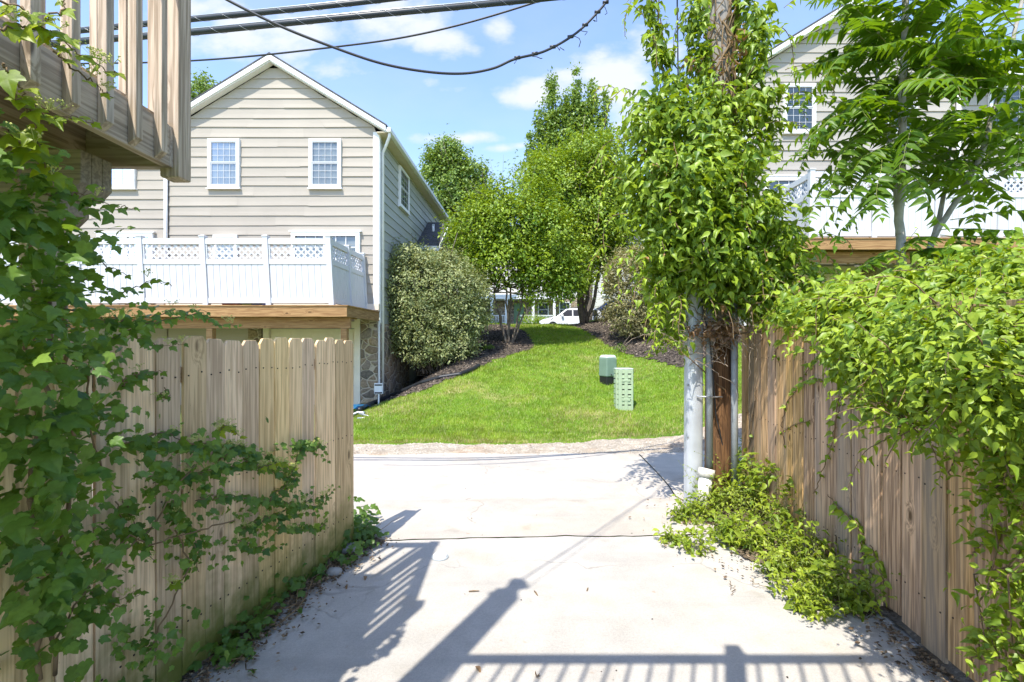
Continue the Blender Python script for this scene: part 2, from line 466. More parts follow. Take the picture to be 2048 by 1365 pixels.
def concrete(name, col, stain, sc=1.0, warm=(.46, .37, .27)):
    k = NT(name); o = k.pos()
    big = k.noise(o, .8 * sc, 6, .6); mid = k.noise(o, 5 * sc, 6, .62); fine = k.noise(o, 210, 3, .7); mic = k.noise(o, 65, 5, .7)
    v = k.math('ADD', k.rng(big, .3, .7, -.10, .08), k.math('ADD', k.rng(mid, .3, .7, -.06, .05), k.math('ADD', k.rng(fine, .3, .7, -.13, .12), k.rng(mic, .3, .7, -.09, .08))))
    c = k.hsv(col, v=k.math('ADD', v, 1.0))
    c = k.mix(k.math('MULTIPLY', k.rng(k.noise(o, 1.7 * sc, 5, .6), .52, .78), stain), c, warm)
    # tyre-worn sweeps and grey drips
    c = k.mix(k.math('MULTIPLY', k.rng(k.noise(k.map(o, (.35, 2.2, 1)), 1.6, 5, .6), .5, .72), .42), c, (.33, .31, .285))
    pit = k.rng(k.vor(o, 32), .035, .075, 1, 0)
    pitm = k.math('MULTIPLY', pit, k.rng(k.noise(o, 3, 2), .5, .6))
    c = k.mix(k.math('MULTIPLY', pitm, .75), c, (.14, .12, .10))
    rust = k.math('MULTIPLY', k.rng(k.noise(o, 5.5, 3, .5), .70, .76), .5)
    c = k.mix(rust, c, (.36, .19, .075))
    wob = k.n.new('ShaderNodeTexNoise'); k.put(wob.inputs['Vector'], o); wob.inputs['Scale'].default_value = 2.2; wob.inputs['Detail'].default_value = 5
    cr = k.vor(k.vmath('ADD', o, k.vmath('MULTIPLY', wob.outputs['Color'], (.55, .55, .0))), .42, 'DISTANCE_TO_EDGE', 'Distance')
    crm = k.math('MULTIPLY', k.rng(cr, .0016, .0045, 1, 0), k.rng(k.noise(o, .7, 3), .44, .54))
    c = k.mix(k.math('MULTIPLY', crm, .3), c, (.12, .105, .09))
    c = k.mix(k.math('MULTIPLY', k.rng(k.noise(k.map(o, (1, 1, 1), (7.3, 2.1, 0)), 2.3, 4, .6), .60, .74), .45), c, (.30, .265, .215))
    h = k.math('ADD', k.math('MULTIPLY', fine, .5), k.math('ADD', k.math('MULTIPLY', mic, .6), k.math('MULTIPLY', pitm, -1)))
    return k.done(k.bsdf(c, .82, k.bump(h, .6, .008), spec=.25))
M['drive'] = concrete('driveway_concrete', (.475, .447, .405), .55)
M['alley'] = concrete('alley_concrete', (.475, .43, .37), .75)

def gravel(name, a, b, s=55):
    k = NT(name); o = k.pos()
    col = k.vor(o, s, 'F1', 'Color'); d = k.vor(o, s)
    sp = k.n.new('ShaderNodeSeparateColor'); k.put(sp.inputs[0], col)
    c = k.mix(sp.outputs[0], a, b)
    red = k.rng(k.noise(o, .9, 5, .6), .48, .66)
    c = k.mix(k.math('MULTIPLY', red, .4), c, (.40, .235, .12))
    c = k.hsv(c, v=k.rng(k.noise(o, 4, 5), .3, .7, .8, 1.12))
    return k.done(k.bsdf(c, .9, k.bump(k.math('SUBTRACT', 1.0, d), .7, .02), spec=.2))
M['gravel'] = gravel('pale_gravel', (.31, .255, .19), (.50, .44, .355))
def soil(name, a, b, s=40):
    k = NT(name); o = k.pos()
    col = k.vor(k.map(o, (1, 1.8, 1.3)), s, 'F1', 'Color')
    sp = k.n.new('ShaderNodeSeparateColor'); k.put(sp.inputs[0], col)
    c = k.mix(k.math('MULTIPLY', sp.outputs[0], sp.outputs[1]), a, b)
    c = k.mix(k.rng(k.noise(o, .8, 5), .45, .7, 0, .6), c, b)
    return k.done(k.bsdf(c, .95, k.bump(k.noise(o, 45, 5, .7), .9, .03), spec=.15))
M['mulch'] = soil('bark_mulch', (.05, .042, .036), (.18, .145, .11))
M['dirt'] = soil('bare_soil', (.11, .085, .06), (.25, .195, .135))
def turf(name):
    k = NT(name); o = k.pos()
    dry = k.rng(k.noise(o, .55, 5, .6), .54, .72)
    c = k.mix(k.rng(k.noise(o, 9, 5, .65), .3, .7), (.10, .20, .02), (.19, .29, .035))
    c = k.mix(k.math('MULTIPLY', dry, .9), c, (.42, .36, .16))
    return k.done(k.bsdf(c, .95, k.bump(k.noise(o, 90, 3, .7), .8, .03), spec=.1))
M['turf'] = turf('mown_turf')
M['terrain'] = turf('rough_ground')
M['asphalt'] = plain('street_asphalt', (.06, .06, .062), .9, .2, 2, .4, 80)

M['cable'] = plain('black_cable_sheath', (.028, .030, .034), .45, .1)
M['cable_grey'] = plain('grey_cable_sheath', (.03, .037, .045), .42, .12)
M['galv'] = plain('galvanised_steel', (.52, .55, .58), .42, .10, 5, .15, 30, metal=.25)
M['conduit'] = plain('grey_conduit', (.33, .36, .38), .45, .10, 8)
M['pvc'] = plain('dirty_white_pvc', (.72, .69, .62), .4, .10, 7)
M['pedestal_green'] = plain('utility_green_plastic', (.17, .25, .19), .5, .06, 5)
M['pedestal_cap'] = plain('pale_green_cap', (.50, .57, .52), .5, .05, 5)
M['vent_green'] = plain('sage_green_plastic', (.36, .45, .29), .55, .06, 5)
M['black_plastic'] = plain('black_plastic', (.018, .019, .02), .45, .15)
M['hose'] = plain('black_corrugated_pipe', (.02, .022, .026), .4, .15)
M['tarp'] = plain('blue_tarp', (.02, .12, .24), .4, .2)
M['steel'] = plain('bare_steel', (.45, .47, .49), .35, .1, metal=.6)
M['bark'] = plain('grey_brown_bark', (.17, .135, .105), .9, .35, 14, .8, 25)
M['bark_pale'] = plain('pale_smooth_bark', (.36, .33, .29), .8, .25, 9, .5, 22)
M['stem'] = plain('vine_stem', (.20, .135, .07), .8, .3, 12, .4, 40)
M['stem_green'] = plain('green_stem', (.20, .22, .06), .7, .25, 12)
M['dead'] = plain('dry_dead_stems', (.34, .27, .20), .9, .3, 20)
M['rock'] = plain('fieldstone_grey', (.27, .265, .25), .9, .2, 9, .8, 20)
M['nail'] = plain('rusty_nail', (.05, .035, .025), .6, .2)
M['car_white'] = plain('white_car_paint', (.80, .81, .82), .22, .02)
M['car_blue'] = plain('blue_car_paint', (.05, .12, .30), .2, .02)
M['tyre'] = plain('tyre_rubber', (.02, .02, .02), .8, .1)
M['door_green'] = plain('green_door_paint', (.16, .27, .16), .45, .05)
M['dark_door'] = plain('dark_storm_door', (.03, .03, .035), .3, .05)
M['red_cloth'] = plain('red_bunting', (.50, .05, .05), .8, .05)
M['blue_cloth'] = plain('blue_bunting', (.05, .07, .25), .8, .05)
M['sign_white'] = plain('sign_white', (.75, .76, .77), .4, .04)
M['curtain'] = plain('sheer_curtain', (.27, .28, .275), .9, .16, 2.5)
M['dark_room'] = plain('dim_interior', (.05, .06, .07), .9, .2)
M['bin_blue'] = plain('blue_bin_plastic', (.03, .10, .42), .4, .05)
M['bin_green'] = plain('green_bin_plastic', (.30, .42, .10), .4, .05)
M['bin_red'] = plain('red_bin_plastic', (.45, .06, .05), .4, .05)
def glass():
    k = NT('window_glass')
    g = k.n.new('ShaderNodeBsdfGlossy'); g.inputs['Roughness'].default_value = .02; g.inputs['Color'].default_value = (.9, .95, 1, 1)
    t = k.n.new('ShaderNodeBsdfTransparent'); t.inputs[0].default_value = (.80, .84, .84, 1)
    fr = k.n.new('ShaderNodeFresnel'); fr.inputs[0].default_value = 1.6
    ms = k.n.new('ShaderNodeMixShader')
    k.l.new(k.math('ADD', fr.outputs[0], .03, True), ms.inputs[0]); k.l.new(t.outputs[0], ms.inputs[1]); k.l.new(g.outputs[0], ms.inputs[2])
    return k.done(ms.outputs[0])
M['glass'] = glass()

M['leaf_pole'] = leafmat('pole_vine_leaf', (.05, .13, .012), (.34, .45, .035), .24, odd=(.30, .15, .05))
M['leaf_bush'] = leafmat('fence_vine_leaf', (.065, .16, .014), (.36, .46, .04), .24)
M['leaf_weed'] = leafmat('weed_leaf', (.08, .16, .014), (.34, .42, .035), .24)
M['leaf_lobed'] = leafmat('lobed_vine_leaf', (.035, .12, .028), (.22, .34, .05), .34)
M['leaf_lobed_sun'] = leafmat('sunlit_lobed_vine_leaf', (.15, .26, .02), (.34, .40, .03), .44)  # brighter, yellower copy of the lobed leaf: sunlight put into the colour
M['leaf_ailanthus'] = leafmat('pinnate_leaflet', (.065, .15, .012), (.18, .285, .022), .40, rough=.42, spec=.3)
M['leaf_shrub'] = leafmat('olive_shrub_leaf', (.085, .135, .035), (.42, .44, .20), .18, spec=.3)
M['leaf_shrub_brown'] = leafmat('brownish_shrub_leaf', (.11, .12, .04), (.40, .36, .18), .18, spec=.3)
M['leaf_tree_yellow'] = leafmat('yellow_green_tree_leaf', (.06, .15, .016), (.33, .43, .035), .22, odd=(.32, .14, .04))
M['leaf_tree_mid'] = leafmat('mid_green_tree_leaf', (.085, .185, .02), (.22, .33, .04), .32)
M['leaf_tree_far'] = leafmat('far_tree_leaf', (.09, .18, .035), (.30, .40, .09), .22)
M['leaf_ground'] = leafmat('ground_vine_leaf', (.05, .12, .02), (.13, .22, .03), .32)
M['flower'] = plain('pale_umbel_flowers', (.50, .52, .16), .8, .15)
M['dead_leaf'] = leafmat('dead_leaf', (.16, .09, .045), (.30, .19, .10), .2)
M['grass'] = leafmat('grass_blade', (.16, .29, .02), (.33, .42, .05), .35, odd=(.46, .38, .18), patch=.34)
# ------------------------------------------------------------------ ground
def sstep(x, a, b):
    t = np.clip((np.asarray(x, dtype=float) - a) / (b - a), 0, 1)
    return t * t * (3 - 2 * t)
PX = [0, 8.4, 9.2, 10.3, 12, 16, 20, 22.5, 25, 30, 36, 41, 47, 60, 900]
PZ = [0, 0, .08, .27, .60, 1.37, 2.14, 2.53, 2.58, 2.42, 2.40, 2.95, 3.5, 3.6, 4]
def hz(X, Y):
    X = np.asarray(X, dtype=float); Y = np.asarray(Y, dtype=float)
    p = np.interp(Y, PX, PZ)
    s = np.maximum(sstep(X, -4.1 + .02 * (Y - 13.4), -1.5 + .0 * Y), sstep(Y, 22, 30))
    r = 1.55 * sstep(X, 2.6, 7.0) * sstep(Y, 5.6, 7.5)
    z = p * s + r * (1 - np.clip(p / 2.6, 0, 1) * .6)
    bump = (.03 * np.sin(X * 2.1 + .7 * Y) * np.sin(Y * 1.7 - X * .6) + .015 * np.sin(X * 5.3) * np.sin(Y * 4.1 + 1)) * sstep(Y, 9.0, 11)
    return z + bump
def h1(x, y): return float(hz(x, y))
def on_ground(px, py, lo=7.5, hi=40):
    """where the sight line through a pixel meets the ground"""
    k = (px - 1024) / F; m = (682 - py) / F
    Y = lo
    while Y < hi:
        if EYE + m * Y <= h1(k * Y, Y): break
        Y += .02
    return Vector((k * Y, Y, h1(k * Y, Y)))

def sheet(name, xs, ys, zf, mat, keep=None, label=None):
    X, Y = np.meshgrid(xs, ys)
    Z = zf(X, Y)
    V = np.stack([X, Y, Z], -1).reshape(-1, 3)
    nx = len(xs)
    i, j = np.meshgrid(np.arange(nx - 1), np.arange(len(ys) - 1))
    a = (j * nx + i).ravel()
    Fc = np.stack([a, a + 1, a + nx + 1, a + nx], -1)
    if keep is not None:
        cx = (X[:-1, :-1] + X[1:, 1:]).ravel() / 2; cy = (Y[:-1, :-1] + Y[1:, 1:]).ravel() / 2
        Fc = Fc[keep(cx, cy)]
        used = np.unique(Fc); re = np.zeros(len(V), dtype=int); re[used] = np.arange(len(used))
        V = V[used]; Fc = re[Fc]
    o = np_mesh(name, V, Fc, 4, mat, None, None, True)
    o["kind"] = "structure"
    return o

def ragged(xs, amp, seed):
    r = np.random.default_rng(seed)
    ph = r.uniform(0, 6.28, 8); fr = np.array([.6, 1.3, 2.2, 3.7, 6.1, 9.7, 15, 23]); am = amp / np.array([1.0, 1.2, 1.6, 2, 2.6, 3.4, 4.4, 6])
    return sum(a * np.sin(f * xs + q) for a, f, q in zip(am, fr, ph))

xs = np.unique(np.concatenate([np.linspace(-400, -20, 14), np.linspace(-20, 20, 81), np.linspace(20, 400, 14)]))
ys = np.unique(np.concatenate([np.linspace(-60, -4, 6), np.linspace(-4, 60, 129), np.linspace(60, 700, 14)]))
def zt(X, Y):
    return hz(X, Y) - np.where(Y > 8.7, .06, .09)
sheet('ground', xs, ys, zt, M['terrain'])

# driveway slab: fence to fence, then the alley slabs beyond the open joint
def slab_z(X, Y):
    return .012 * np.sin(X * .9 + 1) * 0 + 0 * X
JY = lambda x: 4.345 + .035 * x + .011 * ragged(np.asarray(x) * 2.4, 1, 3)
n = 60
xe = np.linspace(-2.35, 2.9, n)
v = [(x, -3.0, 0) for x in xe] + [(x, float(JY(x)) - .008, 0) for x in xe]
v += [(x, y, -.12) for x, y, z in v]
m = MB(); N2 = 2 * n
m.add(v, [(i, i + 1, n + i + 1, n + i) for i in range(n - 1)] + [(n + i, n + i + 1, N2 + n + i + 1, N2 + n + i) for i in range(n - 1)])
o = m.build('driveway', M['drive']); o["kind"] = "structure"

axs = np.unique(np.concatenate([np.linspace(-40, -4, 19), np.linspace(-4, 6, 101), np.linspace(6, 40, 18)]))
t = np.linspace(0, 1, 60)
X, Tm = np.meshgrid(axs, t)
far = 7.62 + .05 * ragged(X, 1, 9)
near = JY(X) + .014 + .004 * np.sin(X * 17) * np.sin(X * 5.3)
Y = near + (far - near) * Tm
gut = 5.62 + .03 * X
Z = hz(X, Y) - .035 * np.exp(-((Y - gut) / .16) ** 2) - .02 * np.exp(-((Y - gut) / .5) ** 2)
Z = np.where(Tm < .01, Z, Z)
V = np.stack([X, Y, Z], -1).reshape(-1, 3); nx = len(axs)
i, j = np.meshgrid(np.arange(nx - 1), np.arange(59)); a = (j * nx + i).ravel()
o = np_mesh('alley_road', V, np.stack([a, a + 1, a + nx + 1, a + nx], -1), 4, M['alley'], None, None, True); o["kind"] = "structure"
# the sawn joint that crosses the alley: a dark tar filling, 4 mm proud
m = MB()
for (p0, p1) in (((2.02, 7.55), (1.93, 5.0)), ((-7.2, 7.5), (-6.8, 4.2))):
    pts = [Vector((p0[0] + (p1[0] - p0[0]) * q, p0[1] + (p1[1] - p0[1]) * q, 0)) for q in np.linspace(0, 1, 24)]
    for q0, q1 in zip(pts[:-1], pts[1:]):
        z0 = float(hz(q0.x, q0.y) - .035 * math.exp(-((q0.y - 5.62 - .03 * q0.x) / .16) ** 2) - .02 * math.exp(-((q0.y - 5.62 - .03 * q0.x) / .5) ** 2)) + .004
        z1 = float(hz(q1.x, q1.y) - .035 * math.exp(-((q1.y - 5.62 - .03 * q1.x) / .16) ** 2) - .02 * math.exp(-((q1.y - 5.62 - .03 * q1.x) / .5) ** 2)) + .004
        w = .009
        m.quad((q0.x - w, q0.y, z0), (q0.x + w, q0.y, z0), (q1.x + w, q1.y, z1), (q1.x - w, q1.y, z1))
o = m.build('road_joint', M['black_plastic']); o["kind"] = "structure"

# gravel shoulder, ragged on both sides, overlapped by turf
gx = np.linspace(-14, 14, 281); gy = np.linspace(7.4, 9.1, 35)
sheet('gravel_shoulder', gx, gy, lambda X, Y: hz(X, Y) - .002 - .05 * sstep(-Y, -7.7, -7.5) + .006 * np.sin(X * 37) * np.sin(Y * 41) - .05 * sstep(Y, 8.8, 9.1), M['gravel'])

# lawn between the two houses
def lawn_edge(x): return 8.42 + .07 * ragged(x, 1, 21) + .13 * np.sin(x * .9) + .22 * sstep(x, 1.6, 3.2)
lx = np.linspace(-4.2, 8.5, 170); ly = np.linspace(7.8, 46, 300)
def keep_lawn(x, y):
    return (y > lawn_edge(x)) & ~((x < -3.6) & (y < 13.6) & (y > 9.9 - (x + 3.6) * .2))
LX, LT = np.meshgrid(lx, np.linspace(0, 1, 240) ** 1.5)
LY = lawn_edge(LX) + (46 - lawn_edge(LX)) * LT
Vl = np.stack([LX, LY, hz(LX, LY) + .012 - .05 * (LT < 1e-6)], -1).reshape(-1, 3); i, j = np.meshgrid(np.arange(len(lx) - 1), np.arange(239)); a = (j * len(lx) + i).ravel()
Fl = np.stack([a, a + 1, a + len(lx) + 1, a + len(lx)], -1); cl = Vl[Fl].mean(1); Fl = Fl[keep_lawn(cl[:, 0], cl[:, 1] + .05)]
o = np_mesh('lawn', Vl, Fl, 4, M['turf'], None, None, True); o['kind'] = 'structure'

# bark mulch beds, drawn on the hillside
def poly_in(x, y, P):
    c = np.zeros(len(x), dtype=bool); n = len(P)
    for i in range(n):
        x0, y0 = P[i][:2]; x1, y1 = P[(i + 1) % n][:2]
        k = ((y0 > y) != (y1 > y)) & (x < (x1 - x0) * (y - y0) / (y1 - y0 + 1e-9) + x0)
        c ^= k
    return c
MPL = [on_ground(*p) for p in ((752, 806), (800, 797), (850, 783), (905, 757), (955, 738), (985, 722), (1030, 708), (1062, 700), (1068, 690))]
MPL = [(p.x, p.y) for p in MPL] + [(.55, 20.5), (-.3, 22.5), (-3.4, 23), (-3.6, 14), (-3.9, 13.3)]
MPR = [on_ground(*p) for p in ((1372, 737), (1320, 725), (1250, 708), (1212, 690), (1190, 676))]
MPR = [(p.x, p.y) for p in MPR] + [(3.0, 21.0), (2.6, 23.2), (4.5, 24.2), (6.4, 24), (6.5, 12.5)]
mx = np.linspace(-4.2, 7.2, 300); my = np.linspace(10, 25, 380)
def keep_mulch(x, y):
    jx = x + .05 * np.sin(y * 13 + x * 7) + .03 * np.sin(y * 31); jy = y + .06 * np.sin(x * 15) + .03 * np.sin(x * 37 + y * 9)
    return poly_in(jx, jy, MPL) | poly_in(jx, jy, MPR)
sheet('mulch_bed', mx, my, lambda X, Y: hz(X, Y) + .035 + .015 * np.sin(X * 23) * np.sin(Y * 19), M['mulch'], keep_mulch)
# soil strips along the feet of the fences and round the pole
def keep_soil(x, y):
    j = .05 * np.sin(y * 9) + .03 * np.sin(y * 23 + x * 5)
    a = (x < -1.42 + .21 * (y - 4.15) + .16 + j + .10 * np.sin(y * 1.7)) & (y < 4.3)
    b = (x > 2.5 + .1 * (y - 3.6) - .06 + j - .55 * sstep(y, 3.0, 4.1)) & (y < 5.7)
    return a | b
sheet('soil_strip', np.linspace(-3.2, 3.4, 200), np.linspace(.2, 5.8, 180), lambda X, Y: .014 + .012 * np.sin(X * 19 + Y) * np.sin(Y * 23) + .02 * sstep(np.abs(X - .4), 1.7, 3), M['dirt'], keep_soil)
# the street behind the crest
sheet('street', np.linspace(-60, 60, 121), np.linspace(31, 42.5, 24), lambda X, Y: hz(X, Y) + .03, M['asphalt'])

# ---- grass blades: one mass nobody could count
rng = np.random.default_rng(5)
def grass(n):
    Y = 8.3 + (26 - 8.3) * rng.random(n) ** 1.9
    X = rng.uniform(-4.2, 8, n)
    lim = (Y + 2) * .62
    ok = keep_lawn(X, Y) & ~keep_mulch(X, Y) & (np.abs(X) < lim)
    fr = rng.random(n)
    ok &= (Y > lawn_edge(X) + .05 + .25 * fr * fr) | (fr < .25)
    X, Y = X[ok], Y[ok]; n = len(X)
    P = np.stack([X, Y, hz(X, Y) + .008], -1)
    h = rng.uniform(.028, .07, n) * (1 + .25 * np.sin(X * 1.9) * np.sin(Y * 1.3)) * (1 + .25 * (Y - 8) / 8)
    a = rng.uniform(0, 6.28, n); w = .0046 * (1 + .09 * (Y - 8))
    d = np.stack([np.cos(a), np.sin(a), 0 * a], -1)
    l = np.stack([np.cos(a + 1.5 + rng.normal(size=n) * .6), np.sin(a + 1.5), 0 * a], -1)
    base0 = P - d * w[:, None]; base1 = P + d * w[:, None]
    tip = P + np.array([0, 0, 1]) * h[:, None] + l * (h * rng.uniform(.2, .9, n))[:, None]
    V = np.stack([base0, base1, tip], 1).reshape(-1, 3)
    patch = .5 + .5 * np.sin(X * 1.1 + 2) * np.sin(Y * 1.6 + X * .5)
    big = np.sin(X * .8 + Y * .55 + 1) * np.sin(Y * .9 - X * .35)
    tint = np.clip(.05 + .55 * rng.random(n) + .4 * patch, 0, .95)
    fine_p = np.sin(X * 3.7 + 1.3 * Y) * np.sin(Y * 4.3 - X) * .5
    dry = rng.random(n) < .09 + .55 * np.clip(big + .5 * fine_p - .30, 0, 1) + .45 * (Y < lawn_edge(X) + .18)
    tint = np.where(dry, 1.0, tint)
    return V, np.arange(3 * n).reshape(n, 3), tint
V, Fc, tint = grass(300000)
g = np_mesh('grass', V, Fc, 3, M['grass'], None, tint)
tag(g, 'bright green mown grass with dry straw patches covering the hillside between the two houses', 'grass', kind='stuff')

# ---- loose gravel stones, mulch chips and leaf litter
def scatter_bits(n, fx, size, mat, name, label, cat, seed, flat=.35):
    r = np.random.default_rng(seed)
    P = fx(r, n); n = len(P)
    a = r.uniform(0, 6.28, n); s = size * r.uniform(.4, 1.5, n)
    el = r.uniform(.35, 1, n)
    d = np.stack([np.cos(a), np.sin(a), r.normal(size=n) * .25], -1) * s[:, None]
    e = np.stack([-np.sin(a), np.cos(a), r.normal(size=n) * .25], -1) * (s * el)[:, None]
    u = np.array([0, 0, 1.0]) * (s * flat)[:, None]
    V = np.stack([P - d, P - e, P + d * .9, P + e, P + u * 2 + d * .1], 1).reshape(-1, 3)
    b = (np.arange(n) * 5)[:, None, None]
    Fc = (np.array([(0, 1, 4), (1, 2, 4), (2, 3, 4), (3, 0, 4)])[None] + b).reshape(-1, 3)
    o = np_mesh(name, V, Fc, 3, mat, None, np.repeat(r.random(n), 4))
    return tag(o, label, cat, kind='stuff')
def f_gravel(r, n):
    X = r.uniform(-6, 5.5, n); Y = 8.25 + r.normal(size=n) * .38
    ok = (Y > 7.45) & (Y < 9.0)
    X, Y = X[ok], Y[ok]; return np.stack([X, Y, hz(X, Y) - .004], -1)
scatter_bits(9000, f_gravel, .017, gravel('loose_stone', (.33, .28, .22), (.54, .49, .42), 30), 'loose_gravel', 'pale loose gravel along the far edge of the alley', 'gravel', 31)
def f_mulch(r, n):
    X = r.uniform(-4, 6.5, n); Y = 11 + 13 * r.random(n) ** 1.3
    ok = keep_mulch(X, Y); X, Y = X[ok], Y[ok]
    return np.stack([X, Y, hz(X, Y) + .04], -1)
k = NT('mulch_chip'); at_ = k.n.new('ShaderNodeAttribute'); at_.attribute_name = 'tint'
M['chip'] = k.done(k.bsdf(k.ramp(at_.outputs['Fac'], [(0, (.03, .026, .024)), (.6, (.065, .053, .046)), (.87, (.15, .12, .095)), (1, (.34, .28, .22))]), .9, spec=.1))
k = NT('litter_bit'); at_ = k.n.new('ShaderNodeAttribute'); at_.attribute_name = 'tint'
M['litter'] = k.done(k.bsdf(k.ramp(at_.outputs['Fac'], [(0, (.06, .045, .03)), (.5, (.15, .10, .06)), (.85, (.28, .20, .12)), (1, (.42, .34, .24))]), .9, spec=.1))
scatter_bits(26000, f_mulch, .035, M['chip'], 'mulch_chips', 'dark bark chips and dry leaves scattered over the mulch beds', 'mulch', 32, .3)
def f_litter(r, n):
    Y = r.uniform(1.2, 4.3, n); X = -1.42 + .21 * (Y - 4.15) + .03 + np.abs(r.normal(size=n)) * .13
    Y2 = r.uniform(2.4, 5.4, n // 2); X2 = 2.5 + .1 * (Y2 - 3.6) - .05 - np.abs(r.normal(size=n // 2)) * (.12 + .35 * sstep(Y2, 3.0, 4.0))
    X = np.concatenate([X, X2]); Y = np.concatenate([Y, Y2])
    return np.stack([X, Y, np.full(len(X), .022)], -1)
scatter_bits(2200, f_litter, .013, M['litter'], 'leaf_litter', 'brown leaf litter and crumbs of soil along the feet of both wooden fences', 'leaf litter', 33, .25)
def f_debris(r, n):
    Y = r.uniform(2.5, 7.4, n); X = r.uniform(-1.3, 2.0, n)
    return np.stack([X, Y, np.full(len(X), .003)], -1)
scatter_bits(45, f_debris, .007, M['chip'], 'driveway_debris', 'tiny leaf crumbs and grit lying on the concrete driveway', 'debris', 34, .25)
# ------------------------------------------------------------------ houses
SK = .038                                   # the plots run slightly askew to the alley
def house_map(xc, sgn, yf, z0):
    """u away from the passage along the front, v back from the front, w up"""
    return lambda u, v, w: (xc + sgn * u + SK * v, yf + v, z0 + w)

def lap(m, pt, u0, u1, w0, w1, c, rng, lo=None, hi=None, out=.024):
    """lap siding in courses of c; pt(u, out, w); lo/hi(w) clip each course"""
    w = w0
    while w < w1 - .02:
        wt_ = min(w + c, w1)
        a0, b0 = (lo(w), hi(w)) if lo else (u0, u1)
        a1, b1 = (lo(wt_), hi(wt_)) if lo else (u0, u1)
        a0, a1 = max(a0, u0), max(a1, u0); b0, b1 = min(b0, u1), min(b1, u1)
        if b0 - a0 < .05: break
        cuts = [0.0]
        while cuts[-1] < 1: cuts.append(min(1.0, cuts[-1] + rng.uniform(1.2, 3.6) / (b0 - a0)))
        if len(cuts) > 2 and cuts[-1] - cuts[-2] < .08: cuts.pop(-2)
        jit = rng.uniform(-.010, .010)
        for q0, q1 in zip(cuts[:-1], cuts[1:]):
            e0 = jit + rng.uniform(-.008, .008); e1 = jit + rng.uniform(-.012, .012)
            o0, o1 = out + rng.uniform(-.004, .007), out + rng.uniform(-.004, .007)
            x0, x1 = a0 + (b0 - a0) * q0, a0 + (b0 - a0) * q1
            y0, y1 = a1 + (b1 - a1) * q0, a1 + (b1 - a1) * q1
            A, B = pt(x0, o0, w + e0), pt(x1, o1, w + e1)
            Am, Bm = pt(x0 * .6 + y0 * .4, o0 * .45, w + e0 + c * .42), pt(x1 * .6 + y1 * .4, o1 * .45, w + e1 + c * .42)
            Ct, Dt = pt(y1, .003, wt_ + .02), pt(y0, .003, wt_ + .02)
            m.add([A, B, Bm, Am, Ct, Dt, pt(x0, -.01, w + e0 + .004), pt(x1, -.01, w + e1 + .004)],
                  [(0, 1, 2, 3), (3, 2, 4, 5), (6, 7, 1, 0)])
        w = wt_

def window(root, f, u0, u1, w0, w1, sides=1, grid=(4, 3), glassy=True):
    """double-hung window; f(u, out, w)"""
    g_ = f; f = lambda u, o, w: g_(u, o + .05, w)
    fr = MB(); t = .075
    fr.mbox(f, u0, u1, -.06, .035, w1 - t, w1); fr.mbox(f, u0, u1, -.06, .035, w0, w0 + t)
    fr.mbox(f, u0, u0 + t, -.06, .0348, w0 + t, w1 - t); fr.mbox(f, u1 - t, u1, -.06, .0348, w0 + t, w1 - t)
    fr.mbox(f, u0 - .03, u1 + .03, -.05, .055, w0 - .035, w0 - .002)
    fo = fr.build('window', M['trim_white'], root)
    a, b, c, d = u0 + t, u1 - t, w0 + t, w1 - t
    mid = (c + d) / 2
    s = MB(); e = .032
    for (z0, z1, oo) in ((c, mid + .015, .018), (mid + .015, d, .028)):
        s.mbox(f, a, b, oo - .02, oo, z0, z0 + e); s.mbox(f, a, b, oo - .02, oo, z1 - e, z1)
        s.mbox(f, a, a + e, oo - .02, oo - .001, z0 + e, z1 - e); s.mbox(f, b - e, b, oo - .02, oo - .001, z0 + e, z1 - e)
        for i in range(1, grid[0]):
            x = a + e + (b - a - 2 * e) * i / grid[0]; s.mbox(f, x - .0055, x + .0055, .0075, .011, z0 + e, z1 - e)
        for i in range(1, grid[1]):
            z = z0 + e + (z1 - z0 - 2 * e) * i / grid[1]; s.mbox(f, a + e, b - e, .0072, .0113, z - .0055, z + .0055)
    s.build('sash', M['vinyl_white'], fo)
    g = MB(); g.quad(f(a, .006, c), f(b, .006, c), f(b, .006, d), f(a, .006, d)); g.build('pane', M['glass'], fo)
    cu = MB(); n = 26
    for i in range(n):                      # pleated sheer curtain a hand behind the glass
        x0 = a + (b - a) * i / n; x1 = a + (b - a) * (i + 1) / n
        y0 = -.014 + .006 * math.sin(i * 1.9); y1 = -.014 + .006 * math.sin((i + 1) * 1.9)
        cu.quad(f(x0, y0, c), f(x1, y1, c), f(x1, y1, d), f(x0, y0, d))
    cu.build('curtain', M['curtain'], fo)
    return fo

